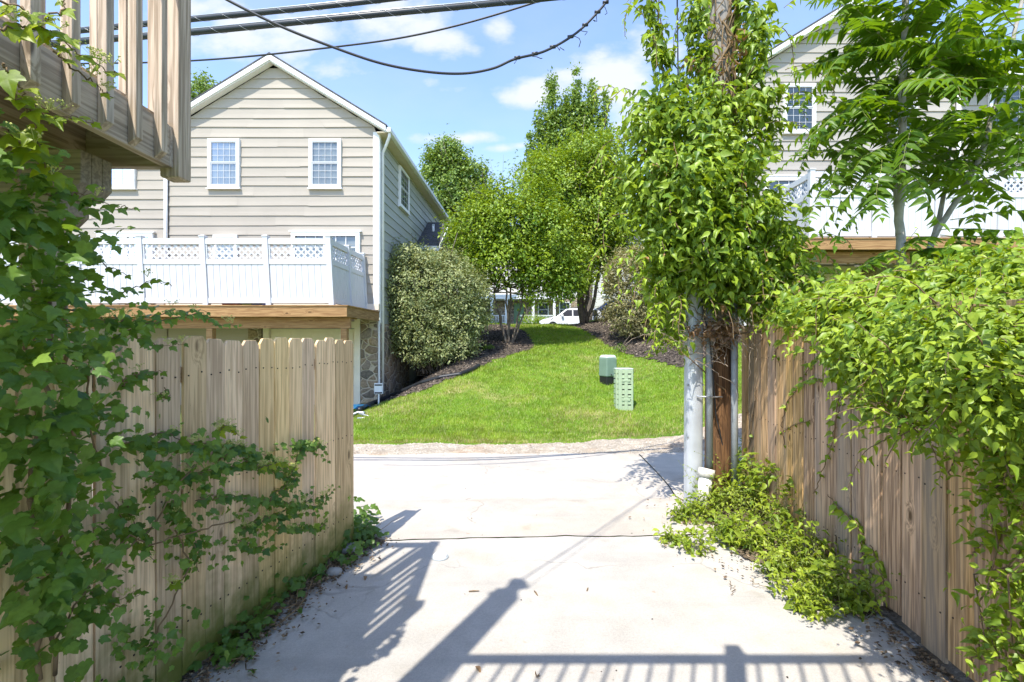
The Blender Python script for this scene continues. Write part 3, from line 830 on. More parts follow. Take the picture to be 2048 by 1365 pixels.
def door_glazed(root, f, u0, u1, w0, w1, name='patio_door'):
    g_ = f; f = lambda u, o, w: g_(u, o + .04, w)
    fr = MB(); t = .11
    fr.mbox(f, u0, u1, -.02, .06, w1 - t, w1); fr.mbox(f, u0, u0 + t, -.02, .059, w0, w1 - t); fr.mbox(f, u1 - t, u1, -.02, .059, w0, w1 - t)
    um = (u0 + u1) / 2
    if u1 - u0 > 1.4: fr.mbox(f, um - .06, um + .06, -.02, .05, w0, w1 - t)
    fr.mbox(f, u0 - .05, u1 + .05, -.01, .075, w1 + .002, w1 + .04)
    fo = fr.build(name, M['trim_white'], root)
    g = MB(); g.quad(f(u0 + t, .01, w0), f(u1 - t, .01, w0), f(u1 - t, .01, w1 - t), f(u0 + t, .01, w1 - t)); g.build('pane', M['glass'], fo)
    s = MB()
    for i in range(1, 6):
        x = u0 + t + (u1 - u0 - 2 * t) * i / 6; s.mbox(f, x - .012, x + .012, .012, .024, w0, w1 - t)
    for i in range(1, 6):
        z = w0 + (w1 - t - w0) * i / 6; s.mbox(f, u0 + t, u1 - t, .013, .023, z - .012, z + .012)
    s.build('muntin', M['trim_white'], fo)
    c = MB(); c.quad(f(u0 + t, -.015, w0), f(u1 - t, -.015, w0), f(u1 - t, -.015, w1 - t), f(u0 + t, -.015, w1 - t)); c.build('curtain', M['curtain'], fo)

GW, EAVE, PITCH, DEEP = 5.9, 7.62, .615, 12.6
def gable_house(xc, sgn, yf, z0, label, mat_front, side_visible, seed):
    rr = random.Random(seed)
    f3 = house_map(xc, sgn, yf, z0)
    root = empty('townhouse', f3(GW / 2, DEEP / 2, 0), label, 'house', 'gable ended townhouses facing the alley')
    ff = lambda u, o, w: f3(u, -o, w)                       # front wall, o outwards
    fs = lambda s, o, w: (lambda p: (p[0] - sgn * o, p[1], p[2]))(f3(0, s, w))   # passage-side wall
    top = lambda u: EAVE + PITCH * min(u + .25, GW + .25 - u)
    # bearing wall core
    m = MB()
    poly = [f3(.02, .02, 0), f3(GW - .02, .02, 0), f3(GW - .02, .02, EAVE), f3(GW / 2, .02, EAVE + PITCH * (GW / 2 + .2) - .05), f3(.02, .02, EAVE)]
    back = f3(.02, DEEP, 0); ext = Vector(back) - Vector(f3(.02, .02, 0))
    m.prism(poly if sgn > 0 else poly[::-1], ext)
    m.build('wall', M['siding_side'], root)
    m = MB()
    wl_ = lambda w: max(.0, (w - EAVE) / PITCH - .2); wh_ = lambda w: min(GW, GW - ((w - EAVE) / PITCH - .2))
    lap(m, ff, .0, GW, 2.86, top(GW / 2) - .1, .2755, rr, wl_, wh_)
    m.build('front_siding', mat_front, root)
    if side_visible:
        m = MB(); lap(m, fs, 0.05, DEEP, .35, EAVE - .02, .2755, rr); m.build('side_siding', M['siding_side'], root)
    # stone base at the corner, garage door, cream trims
    m = MB(); m.mbox(ff, .0, .47, -.02, .09, -.1, 2.66)
    m.mbox(fs, .0, 3.2, -.02, .05, -.1, 2.3)
    m.build('stone_pier', M['stone'], root)
    m = MB(); m.mbox(ff, 3.25, 3.62, -.02, .09, -.1, 2.66); m.build('stone_pier', M['stone'], root)
    m = MB()
    m.mbox(ff, .48, .64, -.02, .10, 0, 2.42); m.mbox(ff, .48, 3.2, -.02, .102, 2.16, 2.34); m.mbox(ff, 3.04, 3.2, -.02, .10, 0, 2.16)
    m.mbox(ff, -.05, GW, -.02, .13, 2.665, 2.84)
    m.build('garage_trim', M['trim_cream'], root)
    m = MB()
    for i in range(4):
        w0 = i * .535
        m.mbox(ff, .645, 3.035, -.03, .02, w0 + .006, w0 + .529)
        for j in range(4):
            x = .70 + j * .585; m.mbox(ff, x, x + .53, .021, .034, w0 + .09, w0 + .45)
    m.build('garage_door', M['trim_cream'], root)
    m = MB(); m.mbox(ff, .64, 3.04, -.03, .03, 2.345, 2.66); m.mbox(ff, 3.625, GW, -.03, .03, 0, 2.66); m.build('lower_wall', mat_front, root)
    # corner boards
    m = MB(); m.mbox(ff, -.045, .13, -.02, .055, 2.845, EAVE + .05); m.mbox(fs, -.02, .10, -.01, .05, .35, EAVE - .02); m.build('corner_board', M['trim_white'], root)
    # roof: two slabs with overhang
    m = MB(); th = .05
    rz = lambda u: EAVE + .17 + PITCH * min(u + .25, GW + .25 - u)
    for (ua, ub) in ((-.30, GW / 2), (GW + .30, GW / 2)):
        wa, wb = EAVE + .17 - PITCH * .05, rz(GW / 2)
        m.hexa([f3(ua, -.24, wa), f3(ub, -.24, wb), f3(ub, DEEP + .2, wb), f3(ua, DEEP + .2, wa), f3(ua, -.24, wa + th), f3(ub, -.24, wb + th), f3(ub, DEEP + .2, wb + th), f3(ua, DEEP + .2, wa + th)])
    m.build('roof', M['shingle'], root)
    m = MB()                                                # rake boards
    for (ua, ub) in ((-.27, GW / 2), (GW + .27, GW / 2)):
        wa, wb = EAVE + .165 - PITCH * .02, rz(GW / 2) - .004
        m.hexa([f3(ua, -.235, wa - .125), f3(ub, -.235, wb - .15), f3(ub, -.20, wb - .15), f3(ua, -.20, wa - .125), f3(ua, -.235, wa), f3(ub, -.235, wb), f3(ub, -.20, wb), f3(ua, -.20, wa)])
        m.hexa([f3(ua, -.199, wa - .155), f3(ub, -.199, wb - .18), f3(ub, -.02, wb - .18), f3(ua, -.02, wa - .155), f3(ua, -.199, wa - .125), f3(ub, -.199, wb - .15), f3(ub, -.02, wb - .15), f3(ua, -.02, wa - .125)])
    m.build('rake_board', M['trim_white'], root)
    m = MB(); m.mbox(f3, -.28, -.01, -.19, DEEP + .15, EAVE - .02, EAVE + .004)
    m.build('soffit', M['soffit'], root)
    gt = MB(); gt.mbox(f3, -.40, -.285, -.20, DEEP + .16, EAVE + .005, EAVE + .125); go = gt.build('gutter', M['trim_white'], root)
    ds = MB(); px_ = .18
    P = [f3(-.34, -.10, EAVE + .02), f3(-.34, -.10, EAVE - .10), f3(-.16, .10, EAVE - .34), f3(-.075, .16, EAVE - .45), f3(-.075, .16, .3)]
    ds.tube(P, .042, 8); ds.build('downspout', M['trim_white'], root, True)
    # upper windows and the doors that open onto the deck
    window(root, ff, 1.03, 1.93, 6.10, 7.48); window(root, ff, 3.88, 4.77, 6.10, 7.48)
    door_glazed(root, ff, .50, 2.42, 2.86, 4.86)
    window(root, ff, 3.95, 4.62, 3.7, 4.78)
    if side_visible: window(root, fs, 2.0, 3.15, 6.2, 7.5)
    return root, f3, ff, fs

left, f3, ff, fs = gable_house(-3.77, -1, 13.4, 0.0, 'tan sided gable end townhouse with two curtained upper windows, left of the grass hill', M['siding'], True, 3)
# side entry gable of the left house
m = MB()
y0, y1, xo = 4.3, 8.6, .82
ez, az = 5.28, 6.70
fo = lambda s, o, w: fs(s, o, w)
ym = (y0 + y1) / 2
for (a, b) in ((y0 - .1, ym), (y1 + .1, ym)):
    m.hexa([fo(a, -.02, ez), fo(a, xo + .1, ez), fo(b, xo + .1, az), fo(b, -.02, az), fo(a, -.02, ez + .06), fo(a, xo + .1, ez + .06), fo(b, xo + .1, az + .06), fo(b, -.02, az + .06)])
er = m.build('entry_roof', M['shingle'], left)
m = MB(); m.mbox(fo, y0 - .13, y0 - .10, -.0, xo + .08, ez - .14, ez + .04); m.build('fascia', M['trim_white'], er)
m = MB()
for (a, b) in ((y0 - .14, ym), (y1 + .14, ym)):
    m.hexa([fo(a, xo + .101, ez - .10), fo(b, xo + .101, az - .13), fo(b, xo + .13, az - .13), fo(a, xo + .13, ez - .10), fo(a, xo + .101, ez + .065), fo(b, xo + .101, az + .07), fo(b, xo + .13, az + .07), fo(a, xo + .13, ez + .065)])
m.build('rake_board', M['trim_white'], er)
m = MB(); m.tube([fo(5.55, .42, 5.85), fo(5.55, .42, 6.45)], .05, 8); m.tube([fo(5.55, .42, 5.80), fo(5.55, .42, 5.97)], [.16, .06], 10); m.build('vent_pipe', M['trim_white'], er, True)
m = MB(); m.prism([fo(y0 + .05, .0, .5), fo(y1 - .05, .0, .5), fo(y1 - .05, .0, ez - .01), fo(ym, .0, az - .08), fo(y0 + .05, .0, ez - .01)], Vector(fo(0, xo, 0)) - Vector(fo(0, 0, 0)))
m.build('entry_wall', M['stone'], left)

right, g3, gf, gs = gable_house(6.60, 1, 13.4, 1.55, 'grey sided gable end townhouse standing higher, behind the pinnate tree and the pole vine', M['siding_grey'], True, 8)

# adjoining units further along each terrace
def side_unit(xc, sgn, z0, label, mat, seed):
    f3 = house_map(xc, sgn, 13.4, z0); rr = random.Random(seed)
    ff = lambda u, o, w: f3(u, -o, w)
    a, b = GW + .08, GW + 6.4
    root = empty('row_house', f3((a + b) / 2, 4, 0), label, 'house')
    m = MB(); m.mbox(f3, a, b, .06, 9, 0, 7.6); m.build('wall', mat, root)
    m = MB(); lap(m, lambda u, o, w: ff(u, o - .04, w), a, b, .3, 7.6, .2755, rr); m.build('front_siding', mat, root)
    m = MB(); m.hexa([f3(a - .05, -.3, 7.66), f3(b, -.3, 7.66), f3(b, 6, 10.0), f3(a - .05, 6, 10.0), f3(a - .05, -.3, 7.73), f3(b, -.3, 7.73), f3(b, 6, 10.07), f3(a - .05, 6, 10.07)])
    m.build('roof', M['shingle'], root)
    m = MB(); m.mbox(f3, a, b, -.38, -.27, 7.56, 7.68); m.mbox(f3, a, b, -.27, .05, 7.52, 7.555); m.build('gutter', M['trim_white'], root)
    m = MB(); m.tube([f3(a - .03, -.06, 7.55), f3(a - .03, -.06, 2.7)], .05, 8); m.build('downspout', M['trim_white'], root, True)
    f2 = lambda u, o, w: ff(u, o - .04, w)
    window(root, f2, GW + .95, GW + 2.15, 6.10, 7.42); window(root, f2, GW + 3.9, GW + 4.9, 6.10, 7.42)
    door_glazed(root, f2, GW + .43, GW + 2.0, 2.86, 4.84)
    return root
side_unit(-3.77, -1, 0.0, 'adjoining tan row house with eaves to the alley, left of the downspout', M['siding'], 21)
side_unit(6.60, 1, 1.55, 'adjoining grey row house with eaves to the alley, behind the tree at the right', M['siding_grey'], 22)

# ---- raised decks with white privacy screens
def deck(xc, sgn, z0, label, lab2, lean, seed):
    """corner of the deck at xc on the passage side, front at Y = 10.95"""
    YF, YB, FL, LEN = 10.95, 13.27, 2.60, 9.6
    f3 = lambda u, v, w: (xc + sgn * u + SK * v, YF + v, z0 + w)
    dp = YB - YF
    root = empty('raised_deck', f3(3, 1.1, 0), label, 'deck', 'raised rear decks of the townhouses')
    m = MB(); m.mbox(f3, 0, LEN, -.02, .02, FL - .24, FL); m.build('front_band', M['band_wood'], root)
    m = MB(); m.mbox(f3, 0, .04, .021, dp, FL - .24, FL - .001); m.build('side_band', M['band_wood_y'], root)
    m = MB(); m.mbox(f3, .05, LEN - .05, .30, .40, FL - .50, FL - .245); m.build('beam', M['band_wood'], root)
    m = MB()
    for i in range(17): m.mbox(f3, -.03, LEN, -.04 + i * .1385, -.04 + i * .1385 + .134, FL + .002, FL + .028)
    m.build('deck_board', M['band_wood'], root)
    m = MB()
    for i in range(22): m.mbox(f3, .2 + i * .42, .24 + i * .42, .021, dp, FL - .20, FL - .003)
    m.build('joist', M['band_wood_y'], root)
    for u in (.12, 3.3, 6.6, 9.4):
        m = MB(); m.mbox(f3, u, u + .14, .28, .42, -.3, FL - .505); m.build('post', M['band_wood'], root)
    # privacy screen
    sc = empty('privacy_screen', f3(3, 0, FL + .03), lab2, 'screen', 'white vinyl privacy screens on the decks')
    pw = .115; H = 1.62; B = FL + .03
    us = [.33 + 1.46 * i for i in range(7)]
    sh = lambda u, v, w: (lambda p: (p[0] - lean * (w - B), p[1], p[2]))(f3(u, v, w))
    for u in us:
        m = MB(); m.mbox(sh, u, u + pw, .05, .05 + pw, B, B + H - .03)
        mm = (u - .012, u + pw + .012)
        m.mbox(sh, mm[0], mm[1], .038, .062 + pw, B + H - .029, B + H - .005)
        cx = u + pw / 2; q = [sh(mm[0], .038, B + H - .005), sh(mm[1], .038, B + H - .005), sh(mm[1], .062 + pw, B + H - .005), sh(mm[0], .062 + pw, B + H - .005), sh(cx, .05 + pw / 2, B + H + .03)]
        m.add(q, [(0, 1, 4), (1, 2, 4), (2, 3, 4), (3, 0, 4)]); m.build('post', M['vinyl_white'], sc)
    def panel(pt, a, b):
        m = MB()
        m.mbox(pt, a, b, .020, .095, B + 1.42, B + 1.555)
        m.mbox(pt, a, b, .020, .095, B + .955, B + 1.075)
        m.mbox(pt, a, b, .020, .095, B + .05, B + .17)
        n = max(2, round((b - a) / .152)); s = (b - a) / n
        for i in range(n): m.mbox(pt, a + i * s + .006, a + (i + 1) * s - .006, .036, .072, B + .171, B + .954)
        m.mbox(pt, a, b, .047, .066, B + .1715, B + .9535)
        po = m.build('privacy_panel', M['vinyl_white'], sc)
        la = MB(); lo, hi = B + 1.076, B + 1.419; hgt = hi - lo; st = .150; wd = .038
        la.mbox(pt, a, a + .03, .03, .085, lo, hi); la.mbox(pt, b - .03, b, .03, .085, lo, hi)
        k = a - hgt
        while k < b:
            for d, oo in ((1, .050), (-1, .060)):
                # slat from (k, lo) rising to (k+hgt, hi), or mirrored; clipped to the frame
                pts = [(k, lo), (k + wd * 1.414, lo), (k + wd * 1.414 + hgt, hi), (k + hgt, hi)]
                if d < 0: pts = [(a + b - x, z) for x, z in pts]
                def clip(ps, lim, keep_gt):
                    out = []
                    for i in range(len(ps)):
                        p, q = ps[i], ps[(i + 1) % len(ps)]
                        ip = (p[0] >= lim) if keep_gt else (p[0] <= lim); iq = (q[0] >= lim) if keep_gt else (q[0] <= lim)
                        if ip: out.append(p)
                        if ip != iq:
                            t = (lim - p[0]) / (q[0] - p[0]); out.append((lim, p[1] + t * (q[1] - p[1])))
                    return out
                ps = clip(clip(pts, a + .02, True), b - .02, False) if len(pts) else []
                if len(ps) >= 3:
                    F_ = [pt(x, oo, z) for x, z in ps]; ext = Vector(pt(ps[0][0], oo + .008, ps[0][1])) - Vector(F_[0])
                    la.prism(F_, ext)
            k += st
        la.build('lattice', M['vinyl_white'], po)
    for i in range(6): panel(lambda u, o, w: sh(u, .05 + o, w), us[i] + pw + .004, us[i + 1] - .004)
    # return along the passage side: two bays
    vs = [.05, 1.20, 2.28]
    for v_ in vs[1:]:
        m = MB(); m.mbox(sh, .33, .33 + pw, v_, v_ + pw * .9, B, B + H - .03); m.mbox(sh, .318, .342 + pw, v_ - .012, v_ + pw * .9 + .012, B + H - .029, B + H + .01); m.build('post', M['vinyl_white'], sc)
    for i in range(2): panel(lambda s, o, w: sh(.33 + o, s, w), vs[i] + pw + .004, vs[i + 1] - .004)
    return root
deck(-3.80, -1, 0.0, 'raised cedar deck under the white lattice screen, behind the left wooden fence', 'white vinyl privacy screen with lattice top on the left deck', .055, 4)
deck(6.55, 1, 1.55, 'raised cedar deck seen below the pinnate tree at the right', 'white vinyl privacy screen half hidden by the pinnate tree', -.02, 5)
# things kept on the left deck, seen under the bottom rail
for px, colr, w in ((468, 'bin_red', .40), (500, 'bin_green', .22), (520, 'bin_blue', .26)):
    p = at(px, 600, 11.6)
    m = MB(); z = 2.635
    m.hexa([(p.x - w / 2, 11.45, z), (p.x + w / 2, 11.45, z), (p.x + w / 2, 11.8, z), (p.x - w / 2, 11.8, z), (p.x - w * .56, 11.42, z + .34), (p.x + w * .56, 11.42, z + .34), (p.x + w * .56, 11.83, z + .34), (p.x - w * .56, 11.83, z + .34)])
    m.box(p.x - w * .6, p.x + w * .6, 11.40, 11.85, z + .342, z + .375)
    n_ = {'bin_red': 'red', 'bin_green': 'lime green', 'bin_blue': 'blue'}[colr]
    o = m.build('storage_bin', M[colr], None, bevel=.008); tag(o, n_ + ' plastic storage bin on the left deck under the screen rail', 'bin', 'bins on the deck')

# ---- far row house across the street
def far_house():
    Y0, z = 48.0, 3.45
    root = empty('far_row_house', (2, Y0 + 4, z), 'white sided stone fronted row house with a porch across the street', 'house')
    f = lambda u, o, w: (u, Y0 - o, z + w)
    rr = random.Random(5)
    m = MB(); m.mbox(f, -9, 16, -8, -.02, 0, 8.2); m.build('wall', M['siding_far'], root)
    m = MB(); lap(m, f, -9, 16, 2.75, 8.2, .26, rr, out=.03); m.build('front_siding', M['siding_far'], root)
    m = MB(); m.mbox(f, -9, 7.2, -.02, .05, 0, 2.74); m.build('stone_front', M['stone'], root)
    m = MB(); m.mbox(f, 7.21, 16, -.02, .04, 0, 2.74); m.build('lower_wall', M['siding_far'], root)
    m = MB(); m.hexa([(-9.4, Y0 - .4, z + 8.2), (16.4, Y0 - .4, z + 8.2), (16.4, Y0 + 5, z + 11), (-9.4, Y0 + 5, z + 11), (-9.4, Y0 - .4, z + 8.3), (16.4, Y0 - .4, z + 8.3), (16.4, Y0 + 5, z + 11.1), (-9.4, Y0 + 5, z + 11.1)]); m.build('roof', M['shingle'], root)
    m = MB(); m.mbox(f, -5, 5.2, .06, 2.1, 2.42, 2.85); po = m.build('porch_roof', M['trim_white'], root)
    for x in (-4.3, -1.95, -.55, 2.05, 4.1):
        m = MB(); m.mbox(f, x - .12, x + .12, 1.8, 2.04, .0, 2.415); m.mbox(f, x - .16, x + .16, 1.76, 2.08, 2.3, 2.416); m.build('porch_column', M['trim_white'], root)
    for a, b in ((-4.18, -2.07), (-1.83, -.67), (.75, 1.93), (2.17, 3.98)):
        m = MB(); m.mbox(f, a, b, 1.88, 1.96, .80, .87); m.mbox(f, a, b, 1.89, 1.95, .12, .18)
        n = int((b - a) / .13)
        for i in range(n): x = a + (b - a) * (i + .5) / n; m.mbox(f, x - .02, x + .02, 1.90, 1.94, .181, .799)
        m.build('porch_railing', M['trim_white'], root)
    m = MB(); m.mbox(f, -5, 5.2, .06, 2.1, -.4, .0); m.build('porch_floor', M['rock'], root)
    for a, b, c, d in ((-4.4, -3.2, .75, 2.2), (2.6, 3.7, .75, 2.25), (4.75, 5.9, .75, 2.3), (-3.5, -2.4, 3.4, 4.9), (1.5, 2.6, 3.4, 4.9), (6.9, 7.9, 2.95, 4.45), (9.1, 10.1, 2.95, 4.45)):
        window(root, lambda u, o, w: f(u, o + .05, w), a, b, c, d, grid=(3, 2))
    m = MB(); m.mbox(f, .2, 1.2, -.0, .09, .02, 2.15); m.mbox(f, .3, .62, .091, .11, 1.2, 2.0); m.mbox(f, .78, 1.1, .091, .11, 1.2, 2.0); m.mbox(f, .3, 1.1, .091, .11, .2, 1.0); m.build('front_door', M['door_green'], root)
    m = MB(); m.mbox(f, -2.7, -1.9, -.0, .09, .02, 2.15); m.mbox(f, -2.6, -2.0, .091, .105, .3, 2.05); m.build('storm_door', M['dark_door'], root)
    # striped bunting hung on the porch rail
    bo = empty('bunting', (-3.55, Y0 - 2.05, z + .8), 'red white and blue half round bunting hanging on the porch railing', 'bunting')
    for r0, r1, mt in ((.02, .28, 'blue_cloth'), (.28, .46, 'sign_white'), (.46, .66, 'red_cloth')):
        m = MB()
        for i in range(14):
            a0, a1 = math.pi * i / 14, math.pi * (i + 1) / 14
            P = lambda r, a, o: (-3.55 - r * math.cos(a), Y0 - 2.0 - o - .03 * math.sin(a * 9), z + .86 - r * math.sin(a))
            m.hexa([P(r0, a0, 0), P(r1, a0, 0), P(r1, a1, 0), P(r0, a1, 0), P(r0, a0, .02), P(r1, a0, .02), P(r1, a1, .02), P(r0, a1, .02)])
        m.build('bunting_band', M[mt], bo)
far_house()
# ------------------------------------------------------------------ wooden fences
def fence(name, label, p_far, p_near, bw, gap, h, face, mat, mat_rail, seed, dog=True, lift=(.0, .05), rough=.006, hvar=.012):
    """boards from p_far towards p_near (x,y); face = +1/-1 side of the driveway along x"""
    rr = random.Random(seed)
    a = Vector((*p_far, 0)); b = Vector((*p_near, 0)); d = (b - a).normalized(); nrm = Vector((d.y, -d.x, 0))
    if nrm.x * face < 0: nrm = -nrm
    Ln = (b - a).length
    root = empty('wooden_fence', a, label, 'fence', 'wooden board fences along the driveway')
    m = MB(); nails = MB(); s = 0.0
    while s < Ln:
        w = bw * rr.uniform(.94, 1.05); z0 = rr.uniform(*lift); z1 = h + rr.uniform(-hvar, hvar); t = .019
        o = rr.uniform(-rough, rough); lean = rr.uniform(-.006, .006)
        def P(u, oo, z): return a + d * (s + u + lean * z) + nrm * (o + oo) + Vector((0, 0, z))
        c = .026 if dog else .004
        prof = [(0, z0), (w, z0 + rr.uniform(-.004, .004)), (w, z1 - c * 1.3), (w - c, z1), (c, z1 + rr.uniform(-.003, .003)), (0, z1 - c * 1.3)]
        cup = rr.uniform(-.003, .004)
        m.prism([P(u, 0, z) for u, z in prof], nrm * t)
        for zr in (.30, .98, 1.62):
            for un in (.03, w - .03):
                q = P(un + rr.uniform(-.006, .006), t, min(zr + rr.uniform(-.012, .012), h - .1)); e = .0042
                nails.box(q.x - e, q.x + e, q.y - e, q.y + e, q.z - e, q.z + e)
        s += w + gap * rr.uniform(.3, 1.6)
    nf = len(m.f); m.add(nails.v, nails.f)
    m.build('board_panel', mat, root, bevel=.002, extra=(nf, M['nail']))
    back = -nrm
    for zr in (.30, .98, 1.62):
        k = MB(); k.bar(a + back * .026 + Vector((0, 0, zr)), b + back * .026 + Vector((0, 0, zr)), .038, .085); k.build('rail', mat_rail, root)
    q = .1
    while q < Ln:
        k = MB(); c_ = a + d * q + back * .096
        k.bar(c_ + Vector((0, 0, -.2)), c_ + Vector((0, 0, h - .06)), .089, .089, up=tuple(d)); k.build('post', mat, root)
        q += 2.3
    return root
fence('wooden_fence', 'pale dog eared board fence stained by algae, left of the driveway under lobed vine', (-1.405, 4.18), (-2.22, .30), .138, .006, 1.815, +1, M['fence_wood'], M['deck_wood_y'], 2)
fence('wooden_fence', 'brown weathered board fence overgrown by a bright green vine, right of the driveway', (2.70, 5.55), (2.24, .9), .168, .007, 1.98, -1, M['old_fence_wood'], M['old_fence_wood'], 6, dog=False, lift=(.01, .09), rough=.010, hvar=.05)

# ------------------------------------------------------------------ near deck, overhead and to the left
DX, DY, DB, DT = -1.56, 2.21, 2.595, 2.785       # right edge, front edge of the wing, rim bottom and top
dk = empty('wooden_deck', (-1.7, 1.8, 0), 'weathered timber deck with square balusters overhead at the upper left', 'deck')
m = MB(); m.box(DX - .038, DX, -2.6, DY - .045, DB, DT); m.build('rim_joist', M['deck_wood_y'], dk, bevel=.003)
m = MB(); m.box(-4.4, DX - .001, DY - .044, DY - .006, DB + .001, DT - .001); m.build('rim_joist', M['deck_wood_x'], dk, bevel=.003)
m = MB(); m.box(DX + .001, 4.6, .66, .70, DB, DT); m.build('rim_joist', M['deck_wood_x'], dk)
m = MB()
for i in range(8): m.box(DX - .42 - .40 * i, DX - .382 - .40 * i, -2.6, DY - .046, DB + .005, DT - .002)
for i in range(15): m.box(DX + .36 + .40 * i, DX + .398 + .40 * i, -2.6, .659, DB + .005, DT - .002)
m.build('joist', M['deck_wood_y'], dk)
m = MB(); y = -2.6
while y < DY - .06:
    x1 = DX - .03 if y > .60 else 4.62
    m.box(-4.4, x1, y, min(y + .137, DY - .03), DT + .001, DT + .030); y += .1405
m.build('deck_board', M['deck_wood_x'], dk)
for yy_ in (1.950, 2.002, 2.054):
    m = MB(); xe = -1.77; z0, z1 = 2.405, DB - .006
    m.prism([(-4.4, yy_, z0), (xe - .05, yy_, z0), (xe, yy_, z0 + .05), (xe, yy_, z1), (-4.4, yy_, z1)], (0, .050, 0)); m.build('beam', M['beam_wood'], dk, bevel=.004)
m = MB(); m.box(-2.045, -1.945, 1.965, 2.085, .0, 2.290); m.build('support_post', M['deck_wood_z'], dk, bevel=.006)
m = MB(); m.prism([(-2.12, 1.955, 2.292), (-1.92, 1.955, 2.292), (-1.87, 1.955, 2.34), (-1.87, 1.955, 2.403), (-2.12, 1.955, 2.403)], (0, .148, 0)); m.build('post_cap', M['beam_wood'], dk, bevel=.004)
for x, y in ((-4.2, 1.80), (-4.2, -2.4), (4.4, -2.4), (4.4, .5), (3.1, .45)):
    m = MB(); m.box(x - .07, x + .07, y - .07, y + .07, 0, DB + .0); m.build('support_post', M['deck_wood_z'], dk)
def rail_post(x, y, z0, z1, w=.085):
    """square post with chamfered foot, standing proud of the rims"""
    m = MB(); h = w / 2; c = .006
    v = []
    for z, k in ((z0, h - c), (z0 + c, h), (z1 - c, h), (z1, h - c)):
        v += [(x - k, y - k, z), (x + k, y - k, z), (x + k, y + k, z), (x - k, y + k, z)]
    f_ = [(3, 2, 1, 0), (12, 13, 14, 15)]
    for r in range(3):
        for q in range(4): f_.append((r * 4 + q, r * 4 + (q + 1) % 4, r * 4 + 4 + (q + 1) % 4, r * 4 + 4 + q))
    m.add(v, f_); return m.build('rail_post', M['deck_wood_z'], dk, bevel=.0015)
RT = 3.74
rail_post(DX - .018, DY + .020, 2.555, RT + .05)
rail_post(DX + .040, 1.29, 2.60, RT)
rail_post(.40, .75, 2.6, RT + .10)
rail_post(2.4, .75, 2.6, RT + .10)
for x in (-2.9, -4.3): rail_post(x, DY + .03, 2.6, RT)
def baluster(x, y, z0, rot=0, h=.0175):
    m = MB(); z1 = RT - .06
    v = [(x - h, y - h, z0 + .0), (x + h, y - h, z0 + .0), (x + h, y + h, z0 + .0), (x - h, y + h, z0 + .0)]
    if rot == 0: v[1] = (x + h, y - h, z0 + .03); v[2] = (x + h, y + h, z0 + .03)
    else: v[2] = (x + h, y + h, z0 + .03); v[3] = (x - h, y + h, z0 + .03)
    v += [(x - h, y - h, z1), (x + h, y - h, z1), (x + h, y + h, z1), (x - h, y + h, z1)]
    m.hexa(v); return m.build('baluster', M['deck_wood_z'], dk, bevel=.002)
y = 2.085
while y > 1.33:
    baluster(DX + .0185, y, 2.60); y -= .141
x = DX - .115
while x > -4.3:
    baluster(x, DY + .012, 2.61, 1); x -= .135
x = -1.14
while x < 4.5:
    baluster(x, .722, 2.61, 1, .008); x += .118
for a, b in (((DX - .02, 1.25, RT - .03), (DX - .02, DY + .05, RT - .03)), ((DX + .02, DY + .02, RT - .028), (-4.4, DY + .02, RT - .028)), ((DX + .35, .74, RT - .03), (4.6, .74, RT - .03))):
    w_ = .05 if a[1] == b[1] == .74 else .09
    m = MB(); m.bar(a, b, w_, .038); m.build('top_rail', M['deck_wood_y'], dk, bevel=.003)
    a2, b2 = (a[0], a[1], a[2] - .045), (b[0], b[1], b[2] - .045)
    m = MB(); m.bar(a2, b2, .030, .05); m.build('sub_rail', M['deck_wood_y'], dk)
# the tall service mast at the inner corner of the deck, with its weatherhead
m = MB(); m.prism([(-1.40, .66, 2.3), (-1.22, .66, 2.3), (-1.13, .66, 5.02), (-1.29, .66, 5.02)], (0, .16, 0)); m.build('service_mast', M['deck_wood_z'], dk, bevel=.01)
m = MB(); m.tube([(-1.21, .74, 5.02), (-1.21, .74, 5.20), (-1.19, .76, 5.28)], [.05, .05, .075], 10); m.tube([(-1.36, .70, 5.08), (-1.08, .78, 5.12)], .022, 8); m.build('weatherhead', M['galv'], dk, True)

# ------------------------------------------------------------------ utility pole
pb = Vector((2.33, 5.36, 0))
up_ = empty('utility_pole', pb, 'wooden utility pole with steel cable guard, wrapped in a green climbing vine', 'utility pole')
m = MB(); m.tube([pb + Vector((0, 0, z)) + Vector((.012 * z / 5, 0, 0)) for z in (-.3, .5, 1.2, 1.9)], [.150, .147, .144, .140], 20); m.build('pole_shaft', M['pole_wood'], up_, True)
m = MB(); m.tube([pb + Vector((0, 0, z)) + Vector((.012 * z / 5, 0, 0)) for z in (1.901, 3, 4.5, 6, 7.5, 9.5)], [.140, .136, .132, .127, .122, .116], 20); m.build('pole_top', M['pole_grey'], up_, True)
# steel U-guard on the driveway side, slightly leaning
m = MB()
def ug(x, y, z): return (2.005 + x + .010 * (2.3 - z) * -1 * .3, 5.17 + y, z)
n = 14; GHW = .086
prof = [(-GHW, .12), (-GHW, .03)] + [(-GHW + GHW * (1 - math.cos(math.pi / 2 * i / 5)), .03 - .045 * math.sin(math.pi / 2 * i / 5)) for i in range(1, 6)] + [(.0 + GHW * math.sin(math.pi / 2 * i / 5), .03 - .045 * math.cos(math.pi / 2 * i / 5)) for i in range(1, 6)] + [(GHW, .12)]
zz = [.0, .8, 1.6, 2.45]
v = [ug(x, y, z) for z in zz for x, y in prof]; k_ = len(prof)
m.add(v, [(r * k_ + i, r * k_ + i + 1, (r + 1) * k_ + i + 1, (r + 1) * k_ + i) for r in range(3) for i in range(k_ - 1)])
m.add([ug(x, y, 2.45) for x, y in prof], [tuple(range(k_))])
m.build('cable_guard', M['galv'], up_, True)
m = MB()
